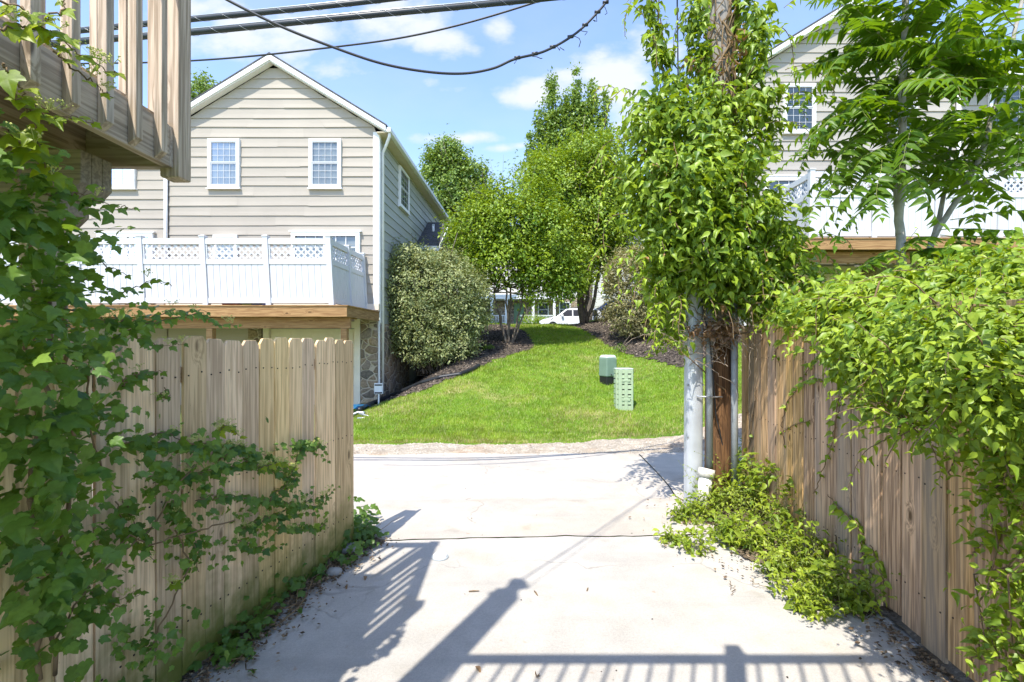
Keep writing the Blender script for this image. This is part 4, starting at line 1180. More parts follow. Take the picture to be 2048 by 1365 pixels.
for z in (.75, 1.32, 1.95):
    for x in (-.082, .082): q = ug(x, .0, z); m.box(q[0] - .008, q[0] + .008, q[1] + .005, q[1] + .02, z - .008, z + .008)
m.build('guard_screw', M['steel'], up_)
m = MB(); m.tube([(2.155, 5.185, z) for z in (.42, 1.6, 2.6)], .037, 12); m.build('conduit', M['conduit'], up_, True)
m = MB(); m.tube([(2.43, 5.19, z) for z in (.0, 1.2, 2.4)], .036, 12); m.build('conduit', M['conduit'], up_, True)
m = MB(); m.tube([(2.00, 5.14, 1.2), (2.16, 5.128, 1.195), (2.30, 5.19, 1.19)], .008, 6); m.build('pipe_strap', M['steel'], up_, True)
m = MB(); m.tube([(2.03, 5.12, 2.45), (2.05, 5.10, 2.1), (2.12, 5.10, 1.85), (2.17, 5.14, 1.5), (2.22, 5.17, 1.0), (2.33, 5.23, .6), (2.36, 5.27, .3), (2.36, 5.3, .0)], .007, 6); m.build('ground_wire', M['cable'], up_, True)
# white pipe stub leaning on the guard
pp = empty('drain_pipe', (2.0, 5.0, 0), 'short white plastic pipe with a collar leaning against the pole guard', 'pipe')
m = MB(); m.tube([(1.985, 4.97, -.02), (2.02, 5.0, .2), (2.055, 5.03, .385)], .068, 16); m.build('pipe', M['pvc'], pp, True)
m = MB(); m.tube([(2.049, 5.025, .36), (2.069, 5.042, .445)], [.083, .083], 16); m.build('collar', M['pvc'], pp, True)

# ------------------------------------------------------------------ overhead cables
def cable(name, label, pts, r, mat, frays=0, seed=0, wrap=False):
    P = [Vector(p) for p in pts]
    # smooth the control points (Catmull-Rom)
    out = []
    for i in range(len(P) - 1):
        p0, p1, p2, p3 = P[max(i - 1, 0)], P[i], P[i + 1], P[min(i + 2, len(P) - 1)]
        for q in np.linspace(0, 1, 12, endpoint=False):
            out.append(.5 * (2 * p1 + (p2 - p0) * q + (2 * p0 - 5 * p1 + 4 * p2 - p3) * q * q + (3 * p1 - p0 - 3 * p2 + p3) * q ** 3))
    out.append(P[-1])
    root = empty(name, P[0], label, 'cable', 'overhead cables')
    m = MB(); m.tube(out, r, 8); m.build('sheath', mat, root, True)
    if wrap:
        m = MB(); q = [p + Vector((0, 0, r * 1.35)) for p in out]; m.tube(q, r * .22, 6); m.build('messenger_wire', M['steel'], root, True)
        m = MB(); h = []
        tot = 0
        for i in range(len(out) - 1):
            for t in np.linspace(0, 1, 14, endpoint=False):
                p = out[i].lerp(out[i + 1], t); a = tot * 22
                h.append(p + Vector((0, math.cos(a), math.sin(a))) * r * 1.12); tot += (out[i + 1] - out[i]).length / 14
        m.tube(h, r * .055, 4); m.build('lashing_wire', M['steel'], root, True)
    if frays:
        rr = random.Random(seed)
        n = len(out)
        for i in range(frays):
            m = MB()
            p = out[int(n * (.62 + .36 * i / frays))]
            q = [p]
            for s in range(4): q.append(q[-1] + Vector((rr.uniform(-.05, .06), rr.uniform(-.03, .03), rr.uniform(-.05, .02))))
            m.tube(q, .004, 4)
            m.tube([p + Vector((-.03, 0, 0)), p + Vector((.03, 0, .01))], r * 1.6, 6)
            m.build('frayed_strand', M['cable'], root, True)
    return root
cable('utility_cable', 'thick lashed grey cable, upper of the two heavy lines across the sky', [at(-900, 170, 5.4), at(0, 78, 4.85), at(372, 40, 4.7), at(745, 2, 4.65), at(1250, -62, 4.95), at(1440, -90, 5.22)], .025, M['cable_grey'], wrap=True)
cable('utility_cable', 'thick grey cable with thin carrier wire, lower of the two heavy lines', [at(-900, 178, 5.3), at(0, 97, 4.75), at(372, 66, 4.65), at(700, 34, 4.6), at(1000, 6, 4.8), at(1440, -38, 5.22)], .028, M['cable_grey'], wrap=True)
cable('utility_cable', 'thin black cable crossing the sky just above the ridge of the left house', [at(-900, 150, 7.6), at(0, 130, 6.8), at(372, 122, 6.5), at(660, 95, 6.2), at(860, 64, 6.0), at(1085, 0, 5.8), at(1440, -125, 5.3)], .012, M['cable'])
cable('utility_cable', 'slack black cable drooping in a deep curve with frayed ends', [at(330, -70, 4.2), at(455, 0, 4.3), at(560, 52, 4.4), at(660, 92, 4.5), at(760, 126, 4.6), at(850, 143, 4.7), at(925, 147, 4.8), at(985, 137, 4.85), at(1030, 118, 4.9), at(1090, 102, 5.0), at(1150, 68, 5.1), at(1195, 25, 5.15), at(1230, -20, 5.2), at(1330, -160, 5.25)], .0125, M['cable'], frays=8, seed=4)
cable('service_cable', 'overhead service cable running from the deck mast to the utility pole', [(-1.2, .76, 5.27), (-.2, 2.0, 5.35), (1.0, 3.6, 5.75), (2.1, 5.2, 6.5)], .008, M['cable'])
cable('service_cable', 'thin wire running beside the service cable to the utility pole', [(-1.1, .76, 5.10), (-.1, 2.1, 5.2), (1.1, 3.8, 5.7), (2.1, 5.2, 6.7)], .004, M['cable'])
cable('hanging_cable', 'thin cable hanging straight down beside the pole above the vine', [at(1354, -60, 5.2), at(1355, 60, 5.2), at(1357, 190, 5.22), at(1360, 260, 5.25)], .008, M['cable'])

# ------------------------------------------------------------------ utility boxes on the grass
p = on_ground(1218, 771)
bx = empty('utility_box', p, 'small green utility box with pale cap on a black base, standing on the grass', 'utility box')
def rotbox(m, c, hx, hy, z0, z1, ang, taper=0, top=0):
    ca, sa = math.cos(ang), math.sin(ang)
    q = lambda x, y, z: (c.x + x * ca - y * sa, c.y + x * sa + y * ca, z)
    t = taper
    m.hexa([q(-hx, -hy, z0), q(hx, -hy, z0), q(hx, hy, z0), q(-hx, hy, z0), q(-hx + t, -hy + t, z1), q(hx - t, -hy + t, z1), q(hx - t, hy - t, z1), q(-hx + t, hy - t, z1)])
bc = Vector((p.x, p.y + .15, p.z)); an = R(28)
m = MB(); rotbox(m, bc, .155, .15, p.z - .1, p.z + .28, an); m.build('base', M['black_plastic'], bx, bevel=.012)
m = MB(); rotbox(m, bc, .172, .168, p.z + .22, p.z + .70, an, .006); m.build('cover', M['pedestal_green'], bx, bevel=.025)
m = MB(); rotbox(m, bc, .168, .164, p.z + .701, p.z + .775, an, .035); m.build('cap', M['pedestal_cap'], bx, bevel=.022)
m = MB(); q = bc + Vector((.06, -.185, 0)); m.box(q.x - .015, q.x + .015, q.y - .012, q.y + .02, p.z + .26, p.z + .285); m.build('lock', M['black_plastic'], bx)

p = on_ground(1250, 822)
vb = empty('vented_pedestal', p, 'pale sage green slotted pedestal on the grass in front of the utility box', 'pedestal')
hx, hy, H = .195, .17, .90
c = Vector((p.x + .01, p.y + .17, p.z))
m = MB()                                              # inner dark core, then louvred shells
oct_ = lambda s, z: [(c.x + x * s, c.y + y * s, z) for x, y in ((-.19, -.06), (-.13, -.165), (.16, -.165), (.19, -.10), (.19, .12), (.12, .17), (-.12, .17), (-.19, .12))]
m.prism(oct_(.90, p.z - .05), (0, 0, H - .02)); m.build('core', M['black_plastic'], vb)
m = MB(); nl = 8; sl = H / nl
for i in range(nl):
    z0 = p.z + i * sl + (.028 if i else -.05); z1 = p.z + (i + 1) * sl
    a, b = oct_(1.0, z0), oct_(1.0, z1)
    a = oct_(1.03, z0)
    m.add(a + b, [tuple(range(8))[::-1], tuple(range(8, 16))] + [(q, (q + 1) % 8, 8 + (q + 1) % 8, 8 + q) for q in range(8)])
m.build('louvre', M['vent_green'], vb, bevel=.003)
m = MB()
fy = c.y - .165
for x0, x1 in ((-.15, -.075), (-.02, .05), (.125, .165)): m.box(c.x + x0, c.x + x1, fy - .014, fy + .03, p.z, p.z + H - .002)
m.box(c.x - .195, c.x - .14, fy + .06, fy + .12, p.z, p.z + H - .003)
for zc in (.64, .22):
    m.box(c.x - .085, c.x - .035, fy - .017, fy + .02, p.z + zc + .075, p.z + zc + .10); m.box(c.x + .06, c.x + .115, fy - .017, fy + .02, p.z + zc + .075, p.z + zc + .10)
    m.box(c.x - .075, c.x + .105, fy - .019, fy + .02, p.z + zc, p.z + zc + .05)
m.build('rib', M['vent_green'], vb, bevel=.004)
m = MB(); m.prism([(x, y, z) for x, y, z in oct_(1.03, p.z + H + .001)], (0, 0, .022)); m.build('cap', M['pedestal_cap'], vb, bevel=.008)

# ------------------------------------------------------------------ small things on the ground
pts = [on_ground(*q) for q in ((718, 826), (745, 812), (780, 797), (815, 783), (845, 770), (880, 760), (920, 754), (945, 744), (958, 736))]
pts = [q + Vector((0, 0, .075)) for q in pts]
fine_ = []
for a, b in zip(pts[:-1], pts[1:]):
    for t in np.linspace(0, 1, 24, endpoint=False): fine_.append(a.lerp(b, t))
m = MB(); m.tube(fine_, [.056 + .006 * (i % 2) for i in range(len(fine_))], 10)
o = m.build('drain_hose', M['hose'], None, True); tag(o, 'black corrugated drain hose lying along the edge of the mulch bed', 'hose')
p = on_ground(757, 792)
sg = empty('yard_sign', Vector((p.x, 13.0, p.z)), 'small white yard sign with dark bands at the foot of the stone pier', 'sign')
q = at(757, 775, 13.0); q.z -= .05
m = MB(); rotbox(m, Vector((q.x, 13.0, 0)), .115, .012, q.z - .13, q.z + .17, R(4)); m.build('board', M['sign_white'], sg, bevel=.006)
m = MB(); rotbox(m, Vector((q.x, 12.985, 0)), .10, .004, q.z + .10, q.z + .14, R(4)); rotbox(m, Vector((q.x, 12.985, 0)), .10, .004, q.z - .115, q.z - .075, R(4)); m.build('dark_band', M['black_plastic'], sg)
m = MB(); m.box(q.x - .02, q.x + .02, 13.013, 13.035, -.1, q.z); m.build('stake', M['trim_white'], sg)
# blue tarp and steel legs
rr = np.random.default_rng(8)
p = on_ground(712, 824)
gx, gy = np.meshgrid(np.linspace(-.55, .25, 15), np.linspace(-.3, .4, 13))
Z = .05 + .10 * np.exp(-(gx ** 2 + gy ** 2) * 5) + rr.random(gx.shape) * .05
V = np.stack([p.x + gx, p.y + gy, p.z + Z], -1).reshape(-1, 3); i, j = np.meshgrid(np.arange(14), np.arange(12)); a = (j * 15 + i).ravel()
o = np_mesh('tarp', V, np.stack([a, a + 1, a + 16, a + 15], -1), 4, M['tarp'], None, None, True)
so = o.modifiers.new('thickness', 'SOLIDIFY'); so.thickness = .006
tag(o, 'crumpled blue tarp on the ground by the garage door', 'tarp')
p = on_ground(715, 838)
m = MB(); m.tube([p + Vector((-.25, -.1, .03)), p + Vector((-.05, .2, .12)), p + Vector((.12, .1, .12))], .03, 8); m.tube([p + Vector((.0, .12, .11)), p + Vector((.22, .02, .06)), p + Vector((.34, .0, .03)), p + Vector((.02, -.1, .03))], .022, 8)
o = m.build('bent_pipe', M['steel'], None, True); tag(o, 'bent grey metal pipe lying on the grass edge beside the blue tarp', 'pipe')
# cleanout cap in the driveway
q = at(880, 1115, 3.95); cc = empty('cleanout_cap', (q.x, q.y, 0), 'round white cleanout cap set in the driveway concrete', 'drain cap')
m = MB(); m.tube([(q.x, q.y, -.01), (q.x, q.y, .008)], .072, 24); m.build('flange', M['conduit'], cc)
m = MB(); m.tube([(q.x, q.y, .0085), (q.x, q.y, .024)], [.060, .055], 24); m.box(q.x - .013, q.x + .013, q.y - .013, q.y + .013, .0245, .05); m.build('plug', M['trim_white'], cc)
# rocks at the end of the left fence
for px, py, s, lab in ((700, 1105, .075, 'grey fieldstone among ground vine at the end of the left fence'), (668, 1150, .055, 'smaller grey fieldstone half buried at the foot of the left fence')):
    Y = F * EYE / (py - 682); c0 = Vector(((px - 1024) / F * Y, Y, s * .35))
    rr_ = random.Random(px); v, f_ = [], []
    for i in range(7):
        th = math.pi * i / 6
        for j in range(10):
            ph = 2 * math.pi * j / 10; k = s * rr_.uniform(.85, 1.1)
            v.append((c0.x + k * 1.2 * math.sin(th) * math.cos(ph), c0.y + k * math.sin(th) * math.sin(ph), c0.z + k * .7 * math.cos(th)))
    for i in range(6):
        for j in range(10): f_.append((i * 10 + j, (i + 1) * 10 + j, (i + 1) * 10 + (j + 1) % 10, i * 10 + (j + 1) % 10))
    m = MB(); m.add(v, f_); o = m.build('stone', M['rock'], None, True); tag(o, lab, 'stone')
# twigs and fallen leaves on the driveway
for (px, py, ln, ang, lab) in ((948, 1184, .075, 5, 'short dark twig lying on the driveway near the middle'), (1072, 1188, .06, -70, 'slim twig on the driveway right of the post shadow'), (1175, 1180, .045, 70, 'small brown twig standing apart on the right of the driveway')):
    Y = F * EYE / (py - 682); x = (px - 1024) / F * Y; a = R(ang)
    m = MB(); m.tube([(x - ln / 2 * math.cos(a), Y - ln / 2 * math.sin(a), .007), (x, Y, .009), (x + ln / 2 * math.cos(a), Y + ln / 2 * math.sin(a), .006)], [.004, .005, .003], 6)
    o = m.build('twig', M['stem'], None, True); tag(o, lab, 'twig', 'twigs on the driveway')
for k_, (px, py, s, lab) in enumerate(((952, 1336, .05, 'curled dead leaf on the driveway by the railing shadow'), (1072, 1358, .05, 'dead leaf at the bottom edge between the baluster shadows'), (730, 1155, .05, 'brown dead leaf on the shaded concrete near the left fence'), (690, 1175, .045, 'dead leaf lying close to the vine at the foot of the left fence'))):
    Y = F * EYE / (py - 682); x = (px - 1024) / F * Y; r_ = np.random.default_rng(k_)
    o = leaf_mesh('dead_leaf', M['dead_leaf'], None, np.array([(x, Y, .012)]), np.array([(.2, .1, 1.)]), r_.normal(size=(1, 3)) * (1, 1, .1), np.array([s]), (OVATE_V * (1, 1, 2.2), OVATE_F), r_)
    tag(o, lab, 'dead leaf', 'dead leaves on the driveway')

# ------------------------------------------------------------------ cars in the street behind the crest
def car(x, y, z, paint, label):
    root = empty('parked_car', (x, y, z), label, 'car', 'cars parked in the street')
    P = lambda a, o, h: (x + a, y + o, z + h)
    body = [(0, .35), (.02, .62), (.12, .80), (.95, .98), (1.15, 1.0), (4.35, 1.05), (4.55, .9), (4.6, .4), (4.2, .25), (.3, .25)]
    m = MB(); m.prism([P(a, -.9, h) for a, h in body], (0, 1.8, 0)); m.build('body', paint, root, bevel=.07)
    roof = [(1.10, 1.0), (1.85, 1.56), (2.2, 1.63), (3.9, 1.62), (4.2, 1.52), (4.5, 1.04)]
    m = MB()
    v = [P(a, -.86 + .16 * (h - 1) / .6, h) for a, h in roof] + [P(a, .86 - .16 * (h - 1) / .6, h) for a, h in roof]; n = len(roof)
    m.add(v, [tuple(range(n))[::-1], tuple(range(n, 2 * n))] + [(i, (i + 1) % n, n + (i + 1) % n, n + i) for i in range(n)]); m.build('cabin', paint, root, bevel=.04)
    for a0, a1, b0, b1 in ((1.34, 2.25, 1.88, 2.25), (2.33, 3.15, 2.33, 3.15), (3.23, 4.2, 3.23, 3.98)):
        m = MB(); o = lambda h: -.866 + .16 * (h - 1) / .6 - .004
        m.hexa([P(a0, o(1.05), 1.05), P(a1, o(1.05), 1.05), P(a1, o(1.05) + .03, 1.05), P(a0, o(1.05) + .03, 1.05), P(b0, o(1.5), 1.50), P(b1, o(1.5), 1.50), P(b1, o(1.5) + .03, 1.5), P(b0, o(1.5) + .03, 1.5)]); m.build('side_window', M['dark_door'], root)
    m = MB(); m.hexa([P(1.14, -.74, 1.05), P(1.16, .74, 1.05), P(1.2, .74, 1.05), P(1.2, -.74, 1.05), P(1.78, -.66, 1.53), P(1.78, .66, 1.53), P(1.84, .66, 1.53), P(1.84, -.66, 1.53)]); m.build('windscreen', M['dark_door'], root)
    for a in (.85, 3.65):
        for o in (-.93, .73):
            m = MB(); m.tube([P(a, o, .33), P(a, o + .2, .33)], .33, 20); w = m.build('wheel', M['tyre'], root)
            m = MB(); m.tube([P(a, o - .01, .33), P(a, o + .02, .33)], .2, 16); m.build('rim', M['steel'], w)
    for o in (-.82, .55):
        m = MB(); m.box(x - .02, x + .1, y + o, y + o + .27, z + .62, z + .76); m.build('headlight', M['sign_white'], root)
    m = MB(); m.box(x + 1.45, x + 1.6, y - 1.06, y - .88, z + 1.02, z + 1.16); m.build('mirror', paint, root)
    for o in (-.62, .62): 
        m = MB(); m.bar(P(2.1, o, 1.66), P(3.9, o, 1.65), .05, .04); m.build('roof_rail', M['black_plastic'], root)
    return root
car(2.08, 35.0, h1(4, 35.5) - .06, M['car_white'], 'white estate car parked behind the crest of the grass, left of the tree trunks')
car(5.9, 39.0, h1(7, 39.5) + .02, M['car_blue'], 'blue car parked in the street, mostly behind the dark tree trunks')
# ------------------------------------------------------------------ plants
OV, LA, SM, NA, LO = (OVATE_V, OVATE_F), (LANCE_V, LANCE_F), (SMALL_V, SMALL_F), (NARROW_V, SMALL_F), (LOBE_V, LOBE_F)

def limb(m, a, b, r0, r1, rr, wob=.06, n=6, sides=7):
    a, b = Vector(a), Vector(b); Ln = (b - a).length
    pts, rad = [], []
    for i in range(n + 1):
        t = i / n
        p = a.lerp(b, t)
        if 0 < i < n: p = p + Vector((rr.uniform(-1, 1), rr.uniform(-1, 1), rr.uniform(-.4, .6))) * wob * Ln * .35
        pts.append(p); rad.append(r0 + (r1 - r0) * t ** .8)
    m.tube(pts, rad, sides)
    return pts

def px_blob(px, py, Y, rx, ry=None, rd=None, w=1.0):
    """crown mass measured off the photograph: centre pixel at depth Y, half width and half height in pixels"""
    ry = ry or rx
    c = at(px, py, Y); a = rx / F * Y; b = ry / F * Y
    return (c.x, c.y, c.z, a, (rd if rd else a), b, w)

def tree(label, base, blobs, mat, bark, n, size, seed, stems, shape=SM, cluster=18, spread=.17, shell=.5, up=.7, droop=.35, group=None, name='tree', tr=.10, kind='tree', extra=None):
    rng = np.random.default_rng(seed); rr = random.Random(seed)
    base = Vector(base)
    root = empty(name, base, label, kind, group)
    m = MB()
    ctr = [Vector(b[:3]) for b in blobs]
    for k, (dx, dy, ht, r) in enumerate(stems):
        fork = base + Vector((dx, dy, ht))
        foot = base + Vector((dx * .12, dy * .12, -.15))
        pts = limb(m, foot, fork, r, r * .62, rr, .07, 7, 9)
        mine = sorted(ctr, key=lambda c: (c - fork).length)
        mine = [c for i, c in enumerate(mine) if i % max(1, len(stems) // 2) == k % max(1, len(stems) // 2)][:7]
        for c in mine:
            q = limb(m, fork, c, r * .5, r * .16, rr, .12, 6, 6)
            for s in range(4):
                e = c + Vector((rr.gauss(0, 1), rr.gauss(0, 1), rr.gauss(.3, .8))).normalized() * (blobs[0][3] * .8)
                limb(m, q[-2 - s % 3], e, r * .2, r * .05, rr, .15, 4, 5)
    m.build('trunk', bark, root, True)
    P, N, T, tint = blob_leaves(rng, blobs, n, shell, cluster, spread, up, droop)
    S = size * rng.uniform(.65, 1.25, len(P))
    leaf_mesh('crown', mat, root, P, N, T, S, shape, rng, tint=tint)
    return root

# small multi-stemmed yellow green tree on the left mulch bed
b = on_ground(1018, 688)
tree('low yellow green tree with several slim forked stems in the left mulch bed', b,
     [px_blob(1030, 455, b.y, 92, 70, 1.7), px_blob(960, 470, b.y, 62, 62, 1.3), px_blob(1100, 480, b.y, 62, 75, 1.4), px_blob(1010, 520, b.y - .3, 80, 48, 1.4), px_blob(1085, 545, b.y - .2, 60, 42, 1.2), px_blob(945, 520, b.y, 45, 42, 1.0), px_blob(1050, 400, b.y + .5, 60, 38, 1.2), px_blob(985, 415, b.y + .3, 50, 30, 1.0), px_blob(1130, 570, b.y - .1, 34, 28, .7), px_blob(920, 440, b.y, 18, 22, .4), px_blob(1000, 378, b.y, 22, 14, .4), px_blob(1085, 372, b.y, 20, 14, .4), px_blob(930, 560, b.y, 24, 18, .5), px_blob(1155, 520, b.y, 26, 30, .5), px_blob(1060, 590, b.y - .4, 28, 16, .5)],
     M['leaf_tree_yellow'], M['bark'], 36000, .13, 11, [(-.55, 0, 1.9, .060), (.05, .2, 2.1, .055), (.5, -.1, 1.8, .052), (-.15, -.2, 2.2, .048), (.85, .1, 1.9, .042)], SM, 40, .22, .42)
# larger dark stemmed tree on the right of the crest
b = Vector((3.42, 22.6, h1(3.42, 22.6)))
tree('mid green spreading tree with dark forked trunks on the crest of the grass', b,
     [px_blob(1150, 400, b.y, 95, 80, 2.2), px_blob(1090, 365, b.y, 62, 60, 1.6), px_blob(1205, 355, b.y, 72, 75, 1.8), px_blob(1185, 470, b.y - .4, 78, 62, 1.8), px_blob(1110, 470, b.y - .4, 60, 60, 1.5), px_blob(1230, 420, b.y, 55, 70, 1.4), px_blob(1180, 310, b.y + .4, 70, 52, 1.6), px_blob(1145, 545, b.y - .6, 52, 40, 1.2), px_blob(1225, 500, b.y, 50, 40, 1.2)],
     M['leaf_tree_yellow'], M['bark'], 46000, .155, 12, [(-.35, 0, 2.6, .15), (.35, .3, 3.0, .12), (.9, -.1, 3.2, .10), (.0, .4, 3.0, .11)], SM, 42, .27, .42)
# tall upright tree behind
b = Vector((5.35, 33.0, h1(5.35, 33)))
tree('tall upright tree with narrow pointed tops rising behind the lower trees', b,
     [px_blob(sx + (1130 - sx) * .16 * j / 6, ty + 12 + j * 25, 33, 5.5 + 3.1 * j * w_, 20, (5.5 + 3.1 * j * w_) / F * 33, 1.0) for sx, ty, w_ in ((1103, 155, .9), (1130, 185, .7), (1153, 138, 1.0), (1183, 162, .95), (1210, 192, .9), (1080, 210, .8), (1062, 262, .8), (1165, 205, .9)) for j in range(8 if ty < 200 else 6)] + [px_blob(1095, 370, 33, 46, 50, 1.6), px_blob(1170, 390, 33, 56, 60, 1.6)],
     M['leaf_tree_far'], M['bark'], 42000, .23, 13, [(-.3, 0, 5.5, .22), (-.9, .1, 7, .15), (.2, 0, 7, .15)], SM, 24, .20, .2, .5, -.5)
# rounded tree behind the left house's eave
b = Vector((-4.9, 40.0, h1(-4.9, 40)))
tree('rounded green tree behind the far end of the left house', b,
     [px_blob(905, 360, 40, 55, 50, 2.2), px_blob(893, 310, 40, 36, 28, 1.5), px_blob(945, 355, 40, 34, 42, 1.5), px_blob(870, 330, 40, 28, 34, 1.2), px_blob(925, 410, 40, 52, 48, 2), px_blob(955, 400, 40, 30, 40, 1.3), px_blob(900, 295, 40, 16, 14, .7), px_blob(880, 420, 40, 40, 40, 1.6)],
     M['leaf_tree_far'], M['bark'], 24000, .26, 14, [(0, 0, 5, .26), (.8, .2, 6, .18)], SM, 22, .27, .4, .6, .1)
# tree top over the roof at the left
b = Vector((-23.5, 36.0, h1(-23.5, 36)))
tree('small tree top showing above the roof at the far left', b,
     [px_blob(405, 190, 36, 26, 26, 1.2), px_blob(410, 168, 36, 16, 18, .8), px_blob(385, 205, 36, 22, 26, 1.0), px_blob(425, 205, 36, 20, 26, 1.0), px_blob(400, 250, 36, 36, 40, 1.5)],
     M['leaf_tree_far'], M['bark'], 5000, .23, 15, [(0, 0, 11, .25)], SM, 20, .24, .4)

def shrub(label, base, blobs, mat, n, size, seed, group, spread=.10, cluster=12, shape=NA, name='shrub'):
    rng = np.random.default_rng(seed); rr = random.Random(seed)
    root = empty(name, base, label, 'shrub', group); base = Vector(base)
    m = MB()
    for bl in blobs:
        for k in range(4):
            limb(m, base + Vector((rr.uniform(-.4, .4), rr.uniform(-.4, .4), -.1)), Vector(bl[:3]) + Vector((rr.gauss(0, .4), rr.gauss(0, .4), rr.gauss(.2, .4))), .03, .008, rr, .1, 5, 5)
    m.build('stem', M['bark'], root, True)
    P, N, T, tint = blob_leaves(rng, blobs, n, .72, cluster, spread, .45, -.3)
    ok = P[:, 2] > base.z - .1
    P, N, T, tint = P[ok], N[ok], T[ok], tint[ok]
    leaf_mesh('foliage', mat, root, P, N, T, size * rng.uniform(.6, 1.3, len(P)), shape, rng, tint=tint)
    return root
Y = 15.3
shrub('big rounded silvery olive shrub against the side of the left house', Vector((-2.4, Y, h1(-2.4, Y))),
      [px_blob(850, 590, Y, 96, 88, 1.5), px_blob(792, 570, Y - .2, 52, 66, 1.0), px_blob(790, 640, Y - .3, 42, 56, .8), px_blob(850, 690, Y - .4, 60, 36, 1.0), px_blob(905, 690, Y - .2, 50, 34, 1.0), px_blob(905, 580, Y, 60, 62, 1.3), px_blob(800, 635, Y - .2, 48, 55, 1.0), px_blob(850, 650, Y - .3, 62, 62, 1.1), px_blob(915, 635, Y, 52, 55, 1.2), px_blob(820, 520, Y, 45, 26, 1.0), px_blob(870, 530, Y, 50, 26, 1.1), px_blob(950, 610, Y + .8, 34, 60, 1.0)],
      M['leaf_shrub'], 52000, .105, 31, 'big olive shrubs beside the lawn')
Y = 16.8
shrub('big brownish olive shrub on the right mulch bed behind the pole', Vector((4.9, Y, h1(4.9, Y))),
      [px_blob(1285, 580, Y, 72, 78, 1.5), px_blob(1250, 545, Y, 42, 45, 1.0), px_blob(1340, 585, Y, 60, 75, 1.4), px_blob(1262, 630, Y - .1, 48, 50, 1.0), px_blob(1320, 650, Y - .3, 62, 45, 1.1), px_blob(1390, 600, Y, 50, 80, 1.2), px_blob(1290, 520, Y, 40, 28, 1.0)],
      M['leaf_shrub_brown'], 30000, .11, 32, 'big olive shrubs beside the lawn')
b = Vector((.6, 45.2, h1(.6, 45.2)))
shrub('low lime green bush in front of the white porch across the street', Vector((.9, 44.5, h1(.9, 44.5))), [px_blob(1062, 641, 44.5, 26, 11, 1.0), px_blob(1085, 643, 44.5, 16, 8, .8)], M['leaf_tree_yellow'], 2500, .12, 33, None, .12, 12, SM)
shrub('low grey green bush under the bunting across the street', Vector((-2.6, 45, h1(-2.6, 45))), [px_blob(975, 650, 44.5, 24, 9, 1.0), px_blob(995, 652, 44.5, 14, 7, .8)], M['leaf_tree_mid'], 2000, .12, 34, None, .12, 12, SM)
shrub('low dark brown clipped bush right of the tree trunks', Vector((4.3, 22.6, h1(4.3, 22.6))), [px_blob(1207, 632, 22.4, 22, 16, .7), px_blob(1232, 634, 22.4, 22, 18, .7)], M['leaf_shrub_brown'], 3500, .07, 35, None, .08, 12, SM)
p = on_ground(772, 790)
shrub('small fern green weed at the corner of the stone pier', p, [(p.x, p.y, p.z + .14, .20, .2, .18, 1)], M['leaf_tree_mid'], 320, .09, 36, None, .05, 8, NA, name='weed')
for i, (px, py, s) in enumerate(((880, 735, .28), (925, 712, .22), (1240, 705, .2), (975, 700, .18))):
    p = on_ground(px, py)
    shrub(('sparse seedling below the olive shrub, nearest the drain hose', 'tiny seedling on the dark mulch right of the olive shrub', 'low green seedling on the right mulch bed', 'green seedling on the mulch beside the slim stemmed tree')[i], p, [(p.x, p.y, p.z + s * .5, s, s, s * .6, 1)], M['leaf_tree_mid'], 260, .07, 40 + i, None, .06, 8, NA, name='seedling')

# ------------------------------------------------------------------ climbing vine on the utility pole
def vine_mass(blobs, n, rng, shell=.6, cluster=9, spread=.10, front=None):
    P, N, T, tint = blob_leaves(rng, blobs, n, shell, cluster, spread, .55, 1.1)
    return P, N, T, tint
def strand(rng, a, d, ln, sag=.6, n=26):
    """a shoot from a in direction d, bending down with its length; returns points"""
    pts = [Vector(a)]; d = Vector(d).normalized(); st = ln / n
    for i in range(n):
        d = (d + Vector((rng.normal() * .10, rng.normal() * .10, rng.normal() * .07 - sag * st * 2.2))).normalized()
        pts.append(pts[-1] + d * st)
    return pts
def strand_leaves(rng, pts, size, step, hang=.8):
    """alternate leaves along a shoot, smaller to the tip"""
    P, N, T, S = [], [], [], []
    acc, tot = 0, sum((b - a).length for a, b in zip(pts[:-1], pts[1:])); run = 0; k = 0
    for a, b in zip(pts[:-1], pts[1:]):
        Ls = (b - a).length; d = (b - a) / max(Ls, 1e-6)
        acc += Ls; run += Ls
        if acc >= step:
            acc = 0; k += 1
            side = d.cross(Vector((0, 0, 1))); side = side.normalized() if side.length > .05 else Vector((1, 0, 0))
            s = (1 if k % 2 else -1)
            t = side * s * .9 + d * .5 + Vector((0, 0, -hang)) + Vector(rng.normal(size=3)) * .3
            P.append(b); T.append(t); N.append(Vector((0, 0, 1)) * .8 + side * s * .3 + Vector(rng.normal(size=3)) * .35 + Vector((0, -.35, 0)))
            S.append(size * (1.05 - .6 * (run / tot) ** 2) * rng.uniform(.75, 1.2))
    return P, N, T, S
class Foliage:
    def __init__(self): self.P, self.N, self.T, self.S, self.t = [], [], [], [], []
    def add(self, P, N, T, S, t):
        if len(P) == 0: return
        self.P.append(np.array(P, float)); self.N.append(np.array(N, float)); self.T.append(np.array(T, float)); self.S.append(np.array(S, float)); self.t.append(np.array(t, float))
    def build(self, name, mat, root, shape, rng, cull=None, **kw):
        P, N, T, S, t = (np.concatenate(x) for x in (self.P, self.N, self.T, self.S, self.t))
        if cull is not None:
            ok = cull(P); P, N, T, S, t = P[ok], N[ok], T[ok], S[ok], t[ok]
        return leaf_mesh(name, mat, root, P, N, T, S, shape, rng, tint=t, **kw)

